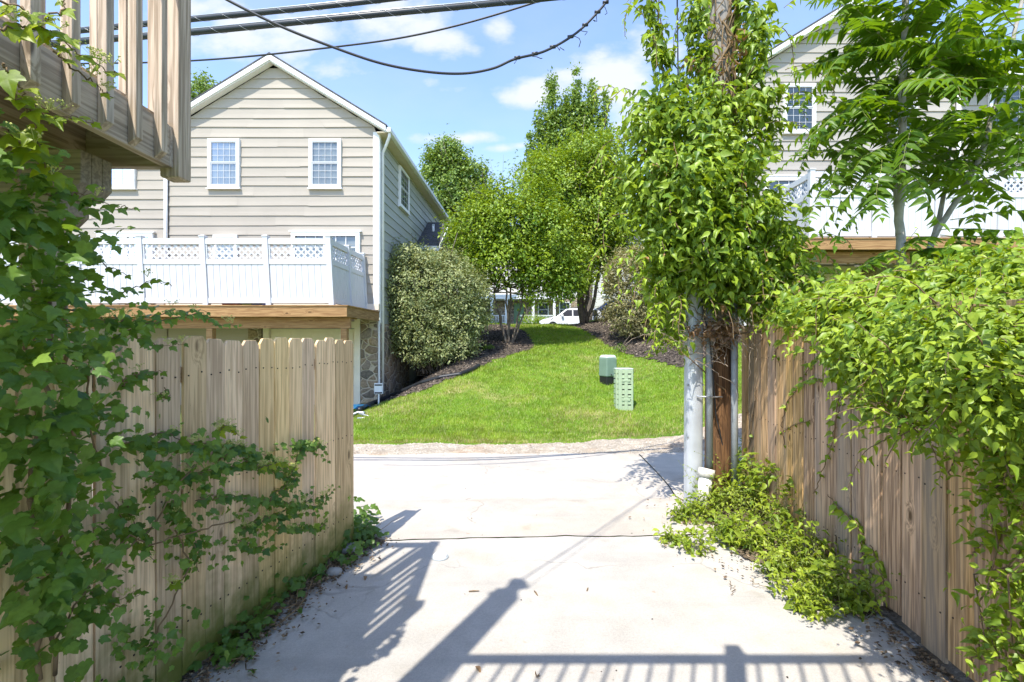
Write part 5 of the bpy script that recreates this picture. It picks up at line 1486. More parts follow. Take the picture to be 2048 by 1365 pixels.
rng = np.random.default_rng(71)
root = empty('pole_vine', (2.2, 5.2, 0), 'dense bright green climbing vine wrapping the utility pole and trailing to both sides', 'climbing vine')
D = 5.15
pole_blobs = [px_blob(1335, 205, D, 55, 36, .3), px_blob(1300, 250, D - .1, 52, 60, .4), px_blob(1385, 270, D - .2, 75, 80, .5),
    px_blob(1300, 340, D - .1, 58, 70, .45), px_blob(1380, 370, D - .3, 85, 85, .55), px_blob(1460, 330, D - .1, 70, 80, .5), px_blob(1310, 420, D - .1, 62, 60, .45), px_blob(1400, 460, D - .3, 95, 70, .55),
    px_blob(1490, 430, D - .1, 75, 70, .5), px_blob(1330, 500, D - .1, 60, 55, .4), px_blob(1430, 530, D - .2, 85, 45, .5), px_blob(1540, 500, D, 70, 55, .45), px_blob(1335, 560, D, 45, 50, .3), px_blob(1345, 625, D + .1, 34, 45, .25, .6),
    px_blob(1345, 680, D + .1, 34, 30, .2, .5), px_blob(1500, 560, D, 80, 50, .45), px_blob(1590, 560, D - .1, 55, 50, .4), px_blob(1470, 605, D, 55, 34, .3, .8), px_blob(1560, 610, D, 70, 34, .4),
    px_blob(1470, 225, D - .1, 48, 40, .35), px_blob(1525, 250, D, 38, 40, .3), px_blob(1415, 215, D - .1, 40, 30, .3)]
top_blobs = [px_blob(1302, -20, D, 9, 80, .06, 2.0), px_blob(1312, 70, D, 13, 50, .08, 1.6), px_blob(1324, 125, D, 14, 40, .09, 1.2), px_blob(1393, 40, D, 14, 70, .14, 1.1), px_blob(1404, 130, D, 20, 45, .16, 1.1), px_blob(1425, 180, D - .1, 30, 24, .2, .8),
    px_blob(1492, 30, D, 24, 80, .2, 1.1), px_blob(1500, 110, D - .05, 34, 50, .25, 1.2), px_blob(1510, 175, D - .05, 36, 40, .25, 1.1), px_blob(1525, 70, D, 14, 40, .14, .8), px_blob(1535, 20, D, 8, 34, .08, .6), px_blob(1355, 170, D, 24, 14, .15, .8), px_blob(1450, 190, D - .25, 30, 18, .1, .4)]
FO = Foliage()
pole_blobs = [(b[0], b[1], b[2], b[3] * .80, b[4] * .9, b[5] * .86, b[6]) for b in pole_blobs]
P, N, T, t = blob_leaves(rng, pole_blobs, 14500, .4, 13, .085, .6, .55)
P2, N2_, T2, t2_ = blob_leaves(rng, top_blobs, 2600, .3, 6, .045, .55, 1.1)
P, N, T, t = np.concatenate([P, P2]), np.concatenate([N, N2_]), np.concatenate([T, T2]), np.concatenate([t, t2_])
N = N + np.array([-.1, -.35, 0]) + rng.normal(size=N.shape) * .32
FO.add(P, N, T, .088 * rng.uniform(.5, 1.3, len(P)), t)
sm = MB()
for (px, py, dx, dy, ln, sg) in ((1265, 190, -.6, -.2, .5, 2.5), (1252, 280, -.7, -.2, .5, 2.6), (1245, 360, -.6, -.3, .55, 2.6), (1258, 430, -.7, -.2, .5, 2.6), (1275, 500, -.5, -.3, .55, 2.8), (1300, 560, -.5, -.3, .5, 2.8), (1560, 200, .8, -.2, .5, 1.6), (1560, 250, .9, -.1, .45, 1.6), (1570, 140, .6, -.2, .5, 2.2), (1545, 60, .5, 0, .5, 2.6), (1290, 40, -.2, -.1, .6, 3), (1322, 640, -.4, -.3, .45, 2.4), (1345, 690, -.3, -.3, .35, 2.4), (1330, 610, -.3, -.4, .5, 3), (1360, 600, -.2, -.6, .55, 3), (1455, 600, .3, -.5, .5, 3), (1475, 620, .4, -.5, .6, 3), (1400, 590, .0, -.6, .4, 3), (1430, 610, .1, -.6, .4, 3), (1600, 420, .7, -.3, .5, 1.5), (1310, 95, -.1, -.2, .5, 3), (1610, 500, .8, -.2, .5, 1.4), (1380, 470, -.1, -.8, .5, 1.8), (1420, 330, .1, -.8, .5, 1.8), (1350, 300, -.3, -.8, .5, 1.8), (1450, 420, .2, -.9, .5, 1.7), (1500, 520, .2, -.9, .5, 1.7), (1330, 420, -.3, -.8, .5, 1.8)):
    pts = strand(rng, at(px, py, D - .2), (dx, dy, .35), ln * 1.3, sg)
    sm.tube(pts, [.004] * len(pts), 4)
    p_2 = strand(rng, at(px + rng.normal() * 25, py + rng.normal() * 30, D - .15), (dx, dy, .5), ln, sg); sm.tube(p_2, [.003] * len(p_2), 4)
    q_ = strand_leaves(rng, p_2, .075, .03, .7); FO.add(*q_, rng.uniform(.3, 1, len(q_[0])))
    a, b, c, d = strand_leaves(rng, pts, .085, .03, 1.0); FO.add(a, b, c, d, rng.uniform(.4, 1, len(a)))
pc = np.array([2.19, 5.36])
FO.build('leaves', M['leaf_pole'], root, OV, rng, cull=lambda P: ~((P[:, 2] < 2.12) & (P[:, 0] > 1.88) & (P[:, 0] < 2.46) & (rng.random(len(P)) < .93)) & ~((np.hypot(P[:, 0] - 2.33, P[:, 1] - 5.36) < .16)) & ~((P[:, 2] > 4.3) & (P[:, 0] > 2.16) & (P[:, 0] < 2.46) & (P[:, 1] < 5.3) & (rng.random(len(P)) < .85)))
rr = random.Random(4)
for k in range(26):
    h_, a_ = rr.uniform(1.75, 3.4), rr.uniform(0, 6.28)
    pts = []
    for i in range(30):
        z = h_ + i * .17; q = a_ + i * rr.uniform(.05, .14) + math.sin(i * .7 + k) * .25; r_ = .165 + .03 * math.sin(i + k)
        pts.append((2.33 + .012 * z / 5 + r_ * math.cos(q), 5.36 + r_ * math.sin(q), z))
    sm.tube(pts, [rr.uniform(.005, .014)] * 30, 5)
for k in range(60):          # branching shoots through the mass
    b0 = pole_blobs[rr.randrange(3, len(pole_blobs))]
    limb(sm, (2.33, 5.2, b0[2] - rr.uniform(.1, .6)), (b0[0] + rr.gauss(0, .15), b0[1] - .2 + rr.gauss(0, .15), b0[2] + rr.gauss(.1, .2)), .009, .003, rr, .3, 6, 4)
for a, b in ((at(1305, -60, D), at(1335, 190, D)), (at(1318, -60, D), at(1322, 200, D)), (at(1296, -60, D), at(1350, 240, D))): limb(sm, a, b, .007, .006, rr, .06, 10, 5)
sm.build('stem', M['stem'], root, True)
dm = MB()                    # dry bleached tangle where the vine has died back
for k in range(130):
    c = at(rr.gauss(1430, 38), rr.gauss(665, 22), 5.05 + rr.uniform(-.1, .15))
    pts = [c]; d = Vector((rr.gauss(0, 1), rr.gauss(0, .5), rr.gauss(-.2, .7))).normalized()
    for i in range(7):
        d = (d + Vector((rr.gauss(0, .35), rr.gauss(0, .3), rr.gauss(-.06, .3)))).normalized(); pts.append(pts[-1] + d * rr.uniform(.02, .05))
    dm.tube(pts, [rr.uniform(.0015, .004)] * 8, 4)
for px, py, ex, ey in ((1330, 655, 1250, 690), (1378, 700, 1318, 662), (1500, 660, 1495, 760), (1520, 665, 1512, 740), (1390, 720, 1470, 770)): limb(dm, at(px, py, 5.0), at(ex, ey, 4.95), .004, .002, rr, .2, 8, 4)
dm.build('dead_tangle', M['dead'], root, True)
for (px, py, n_) in ((1480, 105, 10), (1440, 128, 14), (1475, 75, 8), (1430, 660, 40), (1460, 655, 24), (1400, 670, 20), (1380, 130, 8)):
    c = np.array(at(px, py, 5.0)); n_ *= 2
    DL = Foliage(); DL.add(c + rng.normal(size=(n_, 3)) * (.07, .05, .06), rng.normal(size=(n_, 3)), rng.normal(size=(n_, 3)) - np.array([0, 0, .7]), .06 * rng.uniform(.6, 1.3, n_), rng.random(n_))
    DL.build('withered_leaf', M['dead_leaf'], root, OV, rng, curl=1.5)

# ------------------------------------------------------------------ vine over the right fence
rng = np.random.default_rng(72); rr = random.Random(72)
root = empty('fence_vine', (2.5, 3.2, 0), 'thick sunlit yellow green vine heaped over the right wooden fence', 'climbing vine')
def fdep(px, py):             # depth of the right fence along a sight line
    k = (px - 1024) / F
    return (2.5 - .36) / (k - .1)
FB = []
for px, py, rx, ry, off, rd, w in ((1705, 628, 75, 52, .1, .45, 1), (1760, 600, 90, 65, .25, .5, 1), (1800, 670, 110, 90, .0, .40, 1.1), (1860, 590, 100, 80, .35, .5, 1), (1930, 565, 110, 80, .5, .5, 1), (1990, 620, 120, 100, .3, .45, 1),
      (1890, 690, 110, 100, -.05, .32, 1.1), (1960, 770, 110, 110, -.12, .26, 1.1), (1840, 775, 90, 75, -.10, .16, .9), (1775, 735, 70, 75, -.08, .18, .9), (1900, 850, 65, 40, -.12, .10, .6), (2040, 700, 90, 130, -.05, .3, 1), (2040, 850, 70, 110, -.12, .2, 1), (2030, 950, 50, 70, -.14, .15, 1),
      (2040, 1030, 40, 80, -.12, .12, 1.1), (2035, 1120, 28, 70, -.12, .10, .9), (2035, 1220, 42, 80, -.12, .11, 1.0), (2030, 1330, 62, 60, -.12, .12, 1.0), (1720, 720, 50, 55, -.15, .22, 1), (1660, 618, 55, 36, .1, .3, .8), (2090, 560, 110, 110, .3, .5, 1), (2110, 760, 90, 160, .0, .4, 1), (1690, 575, 70, 38, .6, .4, .9), (2010, 510, 70, 45, .6, .4, .8), (1600, 622, 55, 22, .2, .3, .5), (1820, 850, 40, 24, -.12, .08, .35)):
    if off > .2: py += 32
    if 1800 < px < 2000 and 660 < py < 900: off -= .34
    FB.append(px_blob(px, py, fdep(px, py) + off, rx, ry * .92, rd, w))
FO = Foliage()
P, N, T, t = blob_leaves(rng, FB, 24000, .45, 9, .07, .75, .35)
N = N + np.array([-.3, -.25, .0]) + rng.normal(size=N.shape) * .28
FO.add(P, N, T, .072 * rng.uniform(.4, 1.35, len(P)) * np.clip(P[:, 1] / 3.3, .62, 1.0), t)
sm = MB()
for k in range(190):
    b0 = FB[rr.randrange(len(FB))]
    if b0[2] < 1.35: continue
    d = Vector((rr.uniform(-1, .4), rr.uniform(-.7, .4), rr.uniform(-.1, .8)))
    a = Vector(b0[:3]) + Vector((rr.gauss(0, .5) * b0[3], rr.gauss(0, .5) * b0[4], rr.gauss(.1, .5) * b0[5]))
    pts = strand(rng, a, d, rr.uniform(.22, .5), 1.1)
    sm.tube(pts, [.0035 * (1 - .6 * i / len(pts)) for i in range(len(pts))], 4)
    q = strand_leaves(rng, pts, .078 * min(1, max(.62, a.y / 3.3)), .032, .6); FO.add(*q, rng.uniform(.45, 1, len(q[0])))
# loose shoots that hang down or climb on the boards
def fence_pt(px, py):         # point just in front of the right fence
    k = (px - 1024) / F
    Y = (2.5 - .36) / (k - .1); Y -= .06
    return Vector((k * Y, Y, EYE + (682 - py) / F * Y))
for path, sz, st in (([(1700, 690), (1690, 760), (1672, 830), (1660, 890), (1640, 950), (1625, 990)], .062, .032), ([(1655, 990), (1680, 1020), (1712, 1045), (1722, 1085), (1732, 1120), (1745, 1160)], .066, .035), ([(1512, 775), (1505, 830), (1498, 880), (1490, 930), (1482, 975)], .055, .028), ([(1640, 760), (1600, 770), (1575, 800), (1560, 850), (1570, 900)], .055, .035), ([(1620, 840), (1585, 850), (1555, 870)], .055, .035), ([(1740, 1090), (1755, 1125), (1765, 1160), (1760, 1185)], .06, .03), ([(1960, 880), (1905, 905), (1895, 960)], .045, .05), ([(1990, 1040), (1960, 1085), (1940, 1110)], .06, .045), ([(1580, 660), (1555, 690), (1548, 705), (1560, 735)], .07, .04), ([(1660, 700), (1620, 730), (1600, 760)], .07, .035), ([(1475, 690), (1470, 760), (1478, 800)], .075, .03), ([(1985, 1250), (1955, 1270), (1940, 1330)], .07, .035)):
    pts = [fence_pt(*q) for q in path]; f_ = []
    for a, b in zip(pts[:-1], pts[1:]):
        for t_ in np.linspace(0, 1, 10, endpoint=False): f_.append(a.lerp(b, t_) + Vector((rr.gauss(0, .004), -.01 + rr.gauss(0, .006), rr.gauss(0, .003))))
    sm.tube(f_, [.004] * len(f_), 5)
    for rep in range(2):
        q = strand_leaves(rng, f_, sz * 1.15, st, .5); FO.add(q[0], [n_ + Vector((-.5, -.6, 0)) for n_ in q[1]], q[2], q[3], rng.uniform(.3, 1, len(q[0])))
def off_fence(P):
    fx = 2.5 + .1 * (P[:, 1] - 3.6)
    return (P[:, 0] < fx - .03) | (P[:, 2] > 1.95)
FO.build('leaves', M['leaf_bush'], root, OV, rng, cull=off_fence)
for k in range(40):
    b0 = FB[rr.randrange(len(FB))]; limb(sm, (2.6, min(max(b0[1], 2), 5), 1.95), Vector(b0[:3]) + Vector((rr.gauss(0, .1), rr.gauss(0, .1), rr.gauss(.1, .1))), .010, .003, rr, .3, 6, 5)
for path in ([(1760, 560), (1735, 640), (1700, 720), (1675, 800), (1668, 880)], [(1960, 640), (1850, 700), (1760, 720)], [(1880, 740), (1820, 760), (1700, 790)]):
    pts = [at(x, y, fdep(x, y) - .3) for x, y in path]; sm.tube(pts, [.005] * len(pts), 5)
sm.build('stem', M['stem'], root, True)
bm_ = []
for k in range(260):
    c = at(rr.gauss(2000, 40), rr.gauss(830, 90), 2.45 + rr.uniform(-.05, .1)); bm_.append(c)
m = MB()
for c in bm_:
    s = rr.uniform(.004, .007); m.add([c + Vector(v) * s for v in ((1, 0, 0), (-1, 0, 0), (0, 1, 0), (0, -1, 0), (0, 0, 1), (0, 0, -1))], [(0, 2, 4), (2, 1, 4), (1, 3, 4), (3, 0, 4), (2, 0, 5), (1, 2, 5), (3, 1, 5), (0, 3, 5)])
m.build('berry_cluster', M['flower'], root)

# ------------------------------------------------------------------ weeds at the foot of the pole
rng = np.random.default_rng(73)
root = empty('weed_clump', (1.8, 4.3, 0), 'lime green weeds spilling onto the concrete below the pole and the right fence', 'weeds')
def gnd(px, py): Y = F * EYE / (py - 682); return Vector(((px - 1024) / F * Y, Y, 0))
WB = []
for px, py, r, h_ in ((1365, 1040, .10, .07), (1400, 1035, .18, .20), (1385, 1100, .13, .12), (1440, 1020, .20, .34), (1495, 1015, .22, .55), (1460, 1085, .20, .24), (1540, 1040, .22, .58), (1530, 1105, .2, .30), (1590, 1075, .18, .5), (1560, 1150, .14, .16), (1620, 1140, .16, .34), (1600, 1195, .13, .15), (1660, 1190, .15, .26), (1705, 1215, .12, .24), (1630, 1225, .10, .08), (1440, 975, .14, .30), (1480, 960, .12, .5), (1345, 1085, .08, .05)):
    c = gnd(px, py); WB.append((c.x, c.y, h_ * .45, r, r, h_ * .6, 1))
P, N, T, t = blob_leaves(rng, WB, 3300, .3, 5, .05, .8, .1)
ok = P[:, 2] > .01; P, N, T, t = P[ok], N[ok], T[ok], t[ok]
N = N + rng.normal(size=N.shape) * .3
WF = Foliage(); WF.add(P, N, T, .06 * rng.uniform(.35, 1.4, len(P)) ** 1.0, t)
rr = random.Random(9)
ws = MB()
for k in range(260):
    b0 = WB[rr.randrange(len(WB))]
    a = Vector((b0[0] + rr.gauss(0, .5) * b0[3], b0[1] + rr.gauss(0, .5) * b0[4], .01))
    pts = strand(rng, a, (rr.gauss(-.25, .45), rr.gauss(-.25, .45), 1.0), b0[5] * rr.uniform(1.3, 2.9) + .08, .9, 14)
    ws.tube(pts, [.0022 * (1 - .6 * i / 14) for i in range(15)], 4)
    q = strand_leaves(rng, pts, rr.uniform(.025, .055), .016, .2)
    if q[0]: WF.add(*q, np.clip(rr.uniform(.2, 1) + rng.normal(size=len(q[0])) * .12, 0, 1))
WF.build('leaves', M['leaf_weed'], root, OV, rng)
ws.build('leafy_shoot', M['stem_green'], root)
sm = MB(); rr = random.Random(3)
for k in range(220):
    b0 = WB[rr.randrange(len(WB))]; a = Vector((b0[0] + rr.gauss(0, .5) * b0[3], b0[1] + rr.gauss(0, .5) * b0[4], 0)); limb(sm, a, a + Vector((rr.gauss(-.02, .08), rr.gauss(-.03, .08), b0[5] * rr.uniform(.9, 2.0))), .003, .0012, rr, .25, 5, 4)
sm.build('stem', M['stem_green'], root, True)
m = MB()
for px, py in ((1470, 1160), (1500, 1150), (1460, 1150)):
    a = gnd(px, py + 20); limb(m, a + Vector((0, 0, .03)), a + Vector((rr.uniform(-.1, .1), -.08, .01)), .003, .002, rr, .5, 8, 4)
m.build('dry_tendril', M['stem'], root, True)

# ------------------------------------------------------------------ tree of heaven with pinnate leaves
rng = np.random.default_rng(74); rr = random.Random(74)
TY = 4.25
def tp(px, py, dy=0): return at(px, py, TY + dy)
root = empty('pinnate_tree', (tp(1802, 525).x, TY, 0), 'young tree with long feathery pinnate leaves and pale trunk behind the right fence', 'tree')
m = MB()
def poly(pts, r0, r1, n=9):
    P = [Vector(p) for p in pts]; out = []
    for a, b in zip(P[:-1], P[1:]):
        for t in np.linspace(0, 1, 5, endpoint=False): out.append(a.lerp(b, t) + Vector((rr.gauss(0, .004), rr.gauss(0, .004), 0)))
    out.append(P[-1]); k = len(out); m.tube(out, [r0 + (r1 - r0) * i / (k - 1) for i in range(k)], n); return out
g0 = tp(1802, 525); g0.z = 0; g1 = tp(1840, 525, .15); g1.z = 0
t1 = poly([g0, tp(1802, 525), tp(1799, 420), tp(1803, 300), tp(1806, 180), tp(1810, 60), tp(1811, -60), tp(1812, -180)], .040, .022)
t1b = poly([tp(1799, 470), tp(1793, 400, .1), tp(1790, 340, .15), tp(1760, 200, .4), tp(1740, 60, .6)], .032, .014)
t2 = poly([g1, tp(1850, 525, .15), tp(1868, 470, .15), tp(1925, 385, .1), tp(1970, 290, .05), tp(2000, 180, 0), tp(2030, 60, 0), tp(2060, -60, 0)], .030, .014)
t3 = poly([tp(1866, 474, .15), tp(1882, 420, .2), tp(1895, 350, .3), tp(1905, 250, .45)], .024, .012)
t4 = poly([tp(1806, 190), tp(1850, 130, -.1), tp(1890, 90, -.2), tp(1950, 30, -.3)], .022, .010)
m.build('trunk', M['bark_pale'], root, True)
PL = MB(); FO = Foliage()
def pinnate(a, d, ln, sag, pairs=11, size=.125):
    pts = strand(rng, a, d, ln, sag, 24)
    PL.tube(pts, [.0042 * (1 - .7 * i / 24) for i in range(25)], 5)
    P, N, T, S = [], [], [], []; dr = rng.uniform(.15, .60)
    for k in range(pairs):
        f_ = .16 + .82 * k / (pairs - 1); i = min(23, int(f_ * 24)); p = pts[i]; dd = (pts[i + 1] - pts[i]).normalized()
        side = dd.cross(Vector((0, 0, 1))); side = side.normalized() if side.length > .05 else Vector((1, 0, 0))
        nn = side.cross(dd).normalized()
        for s in (1, -1):
            tdir = side * s + dd * (.16 + .42 * f_ * f_) - nn * (dr + rng.uniform(-.08, .08)) + Vector(rng.normal(size=3)) * .045
            P.append(p + dd * rng.normal() * .008); T.append(tdir); N.append(nn + side * s * dr + Vector(rng.normal(size=3)) * .10)
            S.append(size * (.78 + .42 * math.sin(math.pi * min(1, f_ * .9 + .08))) * (1 - .30 * max(0, f_ - .7) / .3) * rng.uniform(.88, 1.1))
    dd = (pts[-1] - pts[-2]).normalized(); P.append(pts[-1]); T.append(dd); N.append(dd.cross(Vector((1, 0, 0))) + Vector((0, 0, 1))); S.append(size * .8)
    FO.add(P, N, T, S, np.clip(rng.normal(.45, .22) + rng.normal(size=len(P)) * .08, 0, 1))
def whorl(p, n, ln, el=(.0, .7), sag=1.0, az=(0, 6.283), size=.125):
    a0 = rr.uniform(0, 6.28)
    for i in range(n):
        a = az[0] + (az[1] - az[0]) * ((i + rr.uniform(-.3, .3)) / n) if az != (0, 6.283) else a0 + i * 2.4
        e = rr.uniform(*el)
        pinnate(Vector(p) + Vector((0, 0, rr.uniform(-.06, .06))), (math.cos(a), math.sin(a), e), ln * rr.uniform(.75, 1.15), sag * rr.uniform(.7, 1.3), rr.choice((12, 13, 14, 15)), size)
for py, n_, ln in ((330, 9, .80), (290, 10, .95), (245, 11, 1.0), (200, 11, 1.0), (150, 10, .95), (100, 9, .9), (50, 9, .85), (0, 8, .85), (-60, 8, .8), (-130, 7, .8)): whorl(tp(1804, py), int(n_ * .80), ln * 1.15, (-.05, .6), .42)
for px, py, dy, n_, ln in ((1905, 260, .4, 8, .8), (1895, 340, .3, 7, .75), (1960, 300, .05, 8, .8), (1985, 220, 0, 9, .85), (2005, 150, 0, 8, .8), (2030, 60, 0, 8, .8), (1940, 370, .1, 7, .7), (1745, 90, .6, 8, .8), (1765, 200, .4, 7, .8), (1890, 90, -.2, 7, .8), (1945, 35, -.3, 8, .8), (2060, -60, 0, 8, .8), (1850, 130, -.1, 5, .8)): whorl(tp(px, py, dy), int(n_ * .66), ln * 1.1, (-.1, .55), .42)
# the long arching fronds that reach out over the white screen, and the low sprays
for px, py, dx, dy_, dz, ln, sg in ((1790, 300, -1, -.1, .12, 1.18, .62), (1788, 330, -1, -.35, -.05, 1.12, .55), (1795, 270, -1, .1, .30, 1.15, .75), (1790, 240, -1, -.3, .25, 1.1, .8), (1790, 200, -1, .2, .35, 1.1, .8), (1795, 160, -1, -.1, .35, 1.05, .8), (1795, 360, -.9, -.5, -.15, .95, .7), (1800, 350, -.5, -.8, -.1, .8, .9), (1830, 330, .5, -.8, .0, .8, 1.0), (1880, 460, 1, -.3, .15, 1.0, .5), (1900, 440, 1, -.1, .2, 1.0, .5), (1870, 480, 1, -.5, .0, .95, .4), (1880, 470, .9, -.6, -.15, .9, .3), (1790, 500, -.8, -.3, .05, .5, .8), (1860, 480, -.6, -.5, .15, .5, .8), (1810, 505, .6, -.5, .1, .45, .8), (1845, 500, -.3, -.8, 0, .45, .8), (1900, 500, 1, -.2, -.05, .7, .4), (1795, 60, -1, 0, .3, 1.0, .9), (1795, 110, -1, -.3, .3, 1.0, .9)):
    pinnate(tp(px, py), (dx, dy_, dz), ln, sg, 14, .125)
PL.build('leaf_stalk', M['stem_green'], root, True)
FO.build('leaves', M['leaf_ailanthus'], root, LA, rng)

# ------------------------------------------------------------------ lobed vine over the left fence and deck post
rng = np.random.default_rng(75); rr = random.Random(75)
root = empty('lobed_vine', (-1.8, 1.9, 0), 'dark green vine with lobed leaves climbing the left fence and the deck post', 'climbing vine')
def lf(px): return 2.29 / (.21 + (1024 - px) / F)      # depth of the left fence along a sight line
def lp(px, py, k=.90): Y = lf(px) * k; return at(px, py, Y)
def lb(px, py, rx, ry, k=.88, rd=.12, w=1.0):
    Y = lf(px) * k; c = at(px, py, Y); return (c.x, c.y, c.z, rx / F * Y, rd, ry / F * Y, w)
LB = [lb(10, 340, 40, 60, .8, .12, .5), lb(90, 400, 60, 40, .8, .1, .5), lb(30, 480, 90, 100, .8, .14), lb(130, 470, 60, 60, .82, .1, .8), lb(40, 620, 100, 100, .80, .14), lb(140, 590, 80, 70, .85, .1, .9), lb(235, 640, 80, 40, .9, .08, .8), lb(60, 740, 100, 80, .80, .14), lb(180, 710, 70, 50, .9, .08, .9), lb(80, 850, 105, 80, .80, .12, .9), lb(210, 840, 60, 40, .9, .08, .8), lb(290, 890, 90, 45, .9, .08, .9), lb(400, 940, 80, 42, .92, .07, .8), lb(310, 975, 80, 45, .93, .06, .6),
      lb(60, 960, 100, 70, .82, .1, .7), lb(170, 990, 70, 45, .9, .08, .5), lb(60, 1080, 90, 60, .86, .1, .45), lb(190, 1110, 60, 40, .93, .06, .35), lb(270, 1050, 50, 40, .94, .05, .35), lb(40, 1190, 70, 60, .9, .08, .4), lb(170, 1240, 70, 45, .93, .06, .35), lb(420, 1030, 60, 40, .95, .05, .4), lb(500, 1040, 55, 50, .95, .05, .4), lb(470, 920, 55, 36, .94, .06, .5), lb(390, 1110, 50, 40, .95, .05, .45), lb(290, 1290, 80, 45, .94, .07, .6), lb(60, 1300, 90, 45, .92, .08, .4), lb(450, 1090, 36, 40, .96, .04, .4), lb(80, 1130, 90, 60, .86, .1, .6), lb(200, 1060, 70, 50, .92, .07, .5), lb(560, 1010, 60, 34, .96, .04, .5), lb(620, 990, 50, 34, .97, .03, .45), lb(360, 1060, 60, 40, .95, .05, .5), lb(120, 1260, 80, 60, .9, .08, .5), lb(560, 920, 46, 26, .96, .04, .4)]
FO = Foliage(); FY = Foliage()
P, N, T, t = blob_leaves(rng, LB, 2000, .2, 6, .07, .5, .8)
N = N + np.array([.4, -.55, .15]) + rng.normal(size=N.shape) * .35
S = rng.uniform(.024, .088, len(P)) * np.where(P[:, 2] < 1.25, .9, np.where(P[:, 2] > 1.55, .78, 1.0)) * np.interp(P[:, 0] / P[:, 1] * F + 1024, [90, 260], [1.0, .6])
FO.add(P, N, T, S, t * .9)
sm = MB(); UM = MB()
def umbel(c):
    for k in range(rr.randint(5, 9)):
        q = c + Vector((rr.gauss(0, .016), rr.gauss(0, .016), rr.uniform(.0, .016)))
        UM.tube([c - Vector((0, 0, .018)), q], .0008, 3)
        for j in range(3):
            s = rr.uniform(.0022, .0042); e = q + Vector((rr.gauss(0, .004), rr.gauss(0, .004), rr.gauss(0, .002)))
            UM.add([e + Vector(v) * s for v in ((1, 0, 0), (-1, 0, 0), (0, 1, 0), (0, -1, 0), (0, 0, 1), (0, 0, -1))], [(0, 2, 4), (2, 1, 4), (1, 3, 4), (3, 0, 4), (2, 0, 5), (1, 2, 5), (3, 1, 5), (0, 3, 5)])
def shoot(path, k, sz, st, tgt, young=.3, umb=.0, smallend=True):
    pts = [lp(x, y, k) for x, y in path]; f_ = []
    for a, b in zip(pts[:-1], pts[1:]):
        for t_ in np.linspace(0, 1, 9, endpoint=False): f_.append(a.lerp(b, t_) + Vector((rr.gauss(0, .004), rr.gauss(0, .005), rr.gauss(0, .004))))
    sm.tube(f_, [.0034 * (1 - .6 * i / len(f_)) for i in range(len(f_))], 4)
    q = strand_leaves(rng, f_, sz, st, .9)
    if q[0]: tgt.add(q[0], [n_ + Vector((.35, -.6, 0)) for n_ in q[1]], q[2], q[3], rng.uniform(0, .75, len(q[0])))
    for p in q[0]:
        if rr.random() < umb: umbel(Vector(p) + Vector((0, -.02, .03)))
# upper sunlit sprays past the deck railing and across the sky
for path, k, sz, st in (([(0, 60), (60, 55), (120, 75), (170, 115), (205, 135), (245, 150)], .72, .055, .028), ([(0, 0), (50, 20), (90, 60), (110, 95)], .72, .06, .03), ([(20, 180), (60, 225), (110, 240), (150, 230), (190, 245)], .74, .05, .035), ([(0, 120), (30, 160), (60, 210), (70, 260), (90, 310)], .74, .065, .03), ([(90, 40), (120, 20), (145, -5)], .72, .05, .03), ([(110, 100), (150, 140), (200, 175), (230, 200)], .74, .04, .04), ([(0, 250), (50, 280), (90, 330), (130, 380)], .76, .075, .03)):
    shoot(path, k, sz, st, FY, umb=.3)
for path, k, sz, st in (([(100, 390), (150, 385), (190, 400), (230, 410), (275, 418)], .80, .05, .026), ([(100, 480), (160, 500), (215, 530), (265, 555)], .84, .045, .04), ([(130, 560), (190, 560), (240, 590), (300, 560), (350, 572)], .86, .04, .045), ([(120, 610), (180, 640), (250, 655), (330, 640), (400, 625), (440, 650), (490, 648)], .92, .05, .022), ([(200, 640), (270, 640), (350, 620), (420, 622)], .92, .05, .024), ([(150, 700), (200, 690), (260, 660), (310, 690), (380, 690)], .93, .06, .03)):
    shoot(path, k, sz, st, FO, umb=.25)
# runners across the fence boards
for path, sz, st in (([(250, 900), (330, 880), (420, 900), (480, 900), (540, 920), (600, 945)], .062, .028), ([(300, 960), (400, 950), (490, 930), (560, 945), (600, 960)], .055, .026), ([(400, 1000), (470, 990), (540, 1000), (600, 1000), (650, 1000), (690, 975)], .045, .024), ([(480, 1060), (530, 1040), (580, 1030), (630, 1010), (660, 985)], .045, .024), ([(540, 1010), (580, 960), (600, 910), (620, 880), (640, 900), (655, 915)], .048, .03), ([(590, 890), (610, 880), (650, 895)], .05, .02), ([(350, 1000), (390, 1080), (410, 1140)], .06, .03), ([(230, 1000), (280, 1060), (320, 1110)], .055, .035), ([(100, 1120), (170, 1180), (240, 1200), (300, 1180)], .055, .035), ([(330, 780), (340, 800)], .03, .02), ([(560, 1060), (600, 1050), (640, 1060), (650, 1030)], .045, .022), ([(470, 1080), (520, 1090), (560, 1070)], .05, .025), ([(420, 930), (470, 890), (500, 900), (520, 940)], .05, .022), ([(240, 760), (290, 740), (320, 750)], .05, .025)):
    for r_ in range(2): shoot([(x + rr.gauss(0, 8), y + rr.gauss(0, 8)) for x, y in path], .955, sz, st, FO, umb=.18)
for path in ([(430, 870), (450, 850), (490, 880)], [(520, 935), (560, 925), (600, 940)], [(340, 1165), (360, 1170)], [(60, 690), (100, 660)]): shoot(path, .93, .04, .02, FY, umb=.9)
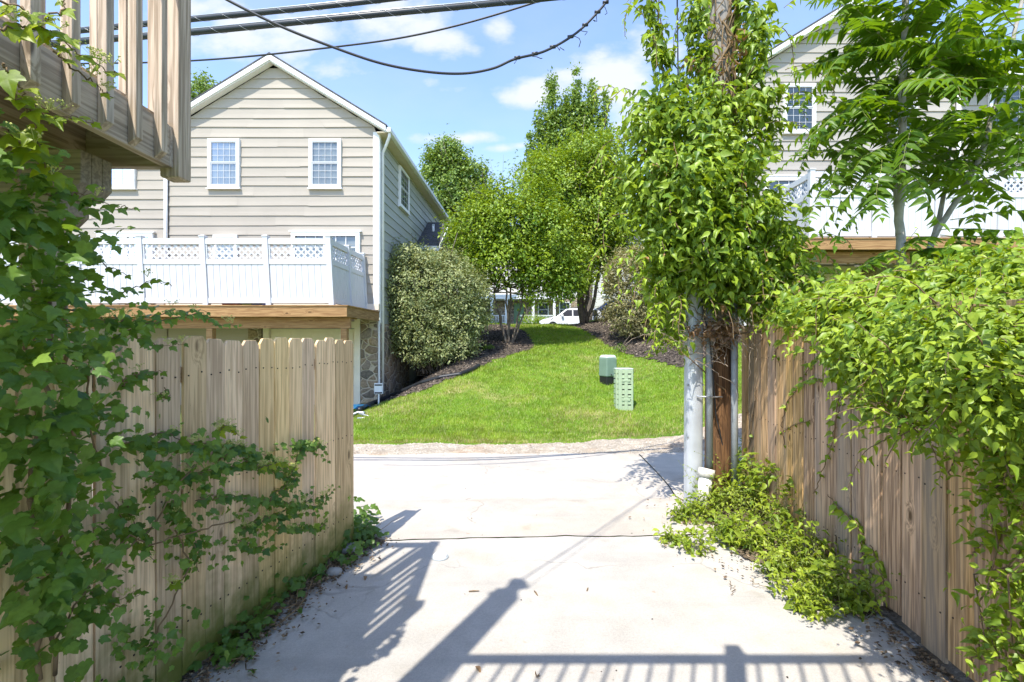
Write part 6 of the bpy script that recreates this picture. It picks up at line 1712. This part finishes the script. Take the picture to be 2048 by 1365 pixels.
# woody stems
for path, r0 in (([(170, 1180), (250, 1100), (300, 1060), (350, 980), (390, 930)], .0042), ([(180, 700), (175, 800), (190, 900), (215, 960)], .004), ([(100, 1300), (180, 1160), (260, 1070), (300, 1090), (400, 1060), (470, 1040)], .004), ([(90, 560), (100, 700), (80, 850), (60, 1000), (70, 1200), (80, 1360)], .010), ([(130, 600), (140, 760), (150, 900), (120, 1100), (110, 1350)], .008), ([(300, 1300), (350, 1190), (380, 1130), (350, 1060)], .004), ([(40, 330), (60, 500), (50, 700)], .007)):
    pts = [lp(x, y, .93) for x, y in path]
    for a, b in zip(pts[:-1], pts[1:]): limb(sm, a, b, r0, r0 * .9, rr, .12, 5, 6)
def off_left(P):
    fx = -1.42 + .21 * (P[:, 1] - 4.15)
    post = (np.abs(P[:, 0] + 1.995) < .06) & (np.abs(P[:, 1] - 2.02) < .07)
    return (P[:, 0] > fx + .02) & ~post & (P[:, 2] > .02)
FO.build('leaves', M['leaf_lobed'], root, LO, rng, cull=off_left, smooth=False)
FY.build('sunlit_leaves', M['leaf_lobed_sun'], root, LO, rng, cull=off_left)  # sprays in the sun, lightened by their leaf colour
sm.build('stem', M['stem'], root, True)
UM.build('flower_cluster', M['flower'], root)

# ground vine at the foot of the left fence
rng = np.random.default_rng(76); rr = random.Random(76)
root = empty('ground_vine', (-1.2, 3.9, 0), 'low mat of lobed vine leaves on the concrete at the end of the left fence', 'vine')
GB = []
for px, py, r, h_ in ((730, 1075, .16, .14), (700, 1090, .16, .20), (750, 1095, .10, .07), (665, 1095, .12, .18), (690, 1120, .12, .10), (640, 1140, .08, .08), (615, 1165, .09, .10), (590, 1190, .10, .10), (540, 1230, .12, .12), (560, 1200, .1, .10), (500, 1270, .12, .12), (450, 1320, .12, .10), (715, 1045, .14, .22)):
    c = gnd(px, py); GB.append((c.x, c.y, h_ * .4, r, r, h_ * .6, 1))
P, N, T, t = blob_leaves(rng, GB, 900, .3, 4, .045, 1.0, .0); ok = P[:, 2] > .015
P, N, T, t = P[ok], N[ok], T[ok], t[ok]
leaf_mesh('leaves', M['leaf_ground'], root, P, N + np.array([.2, -.4, .3]), T, rng.uniform(.03, .065, len(P)), LO, rng, tint=t)
sm = MB()
for k in range(70):
    b0 = GB[rr.randrange(len(GB))]; a = Vector((b0[0] + rr.gauss(0, .05), b0[1] + rr.gauss(0, .05), .0)); limb(sm, a, a + Vector((rr.gauss(.02, .08), rr.gauss(0, .08), b0[5] * rr.uniform(.6, 1.7))), .003, .0015, rr, .3, 5, 4)
for (x0, y0), (x1, y1) in (((600, 1200), (650, 1130)), ((560, 1260), (640, 1160)), ((520, 1280), (610, 1190)), ((640, 1150), (690, 1090))):
    limb(sm, gnd(x0, y0) + Vector((0, 0, .02)), gnd(x1, y1) + Vector((0, 0, .05)), .006, .003, rr, .3, 7, 5)
sm.build('stem', M['stem'], root, True)
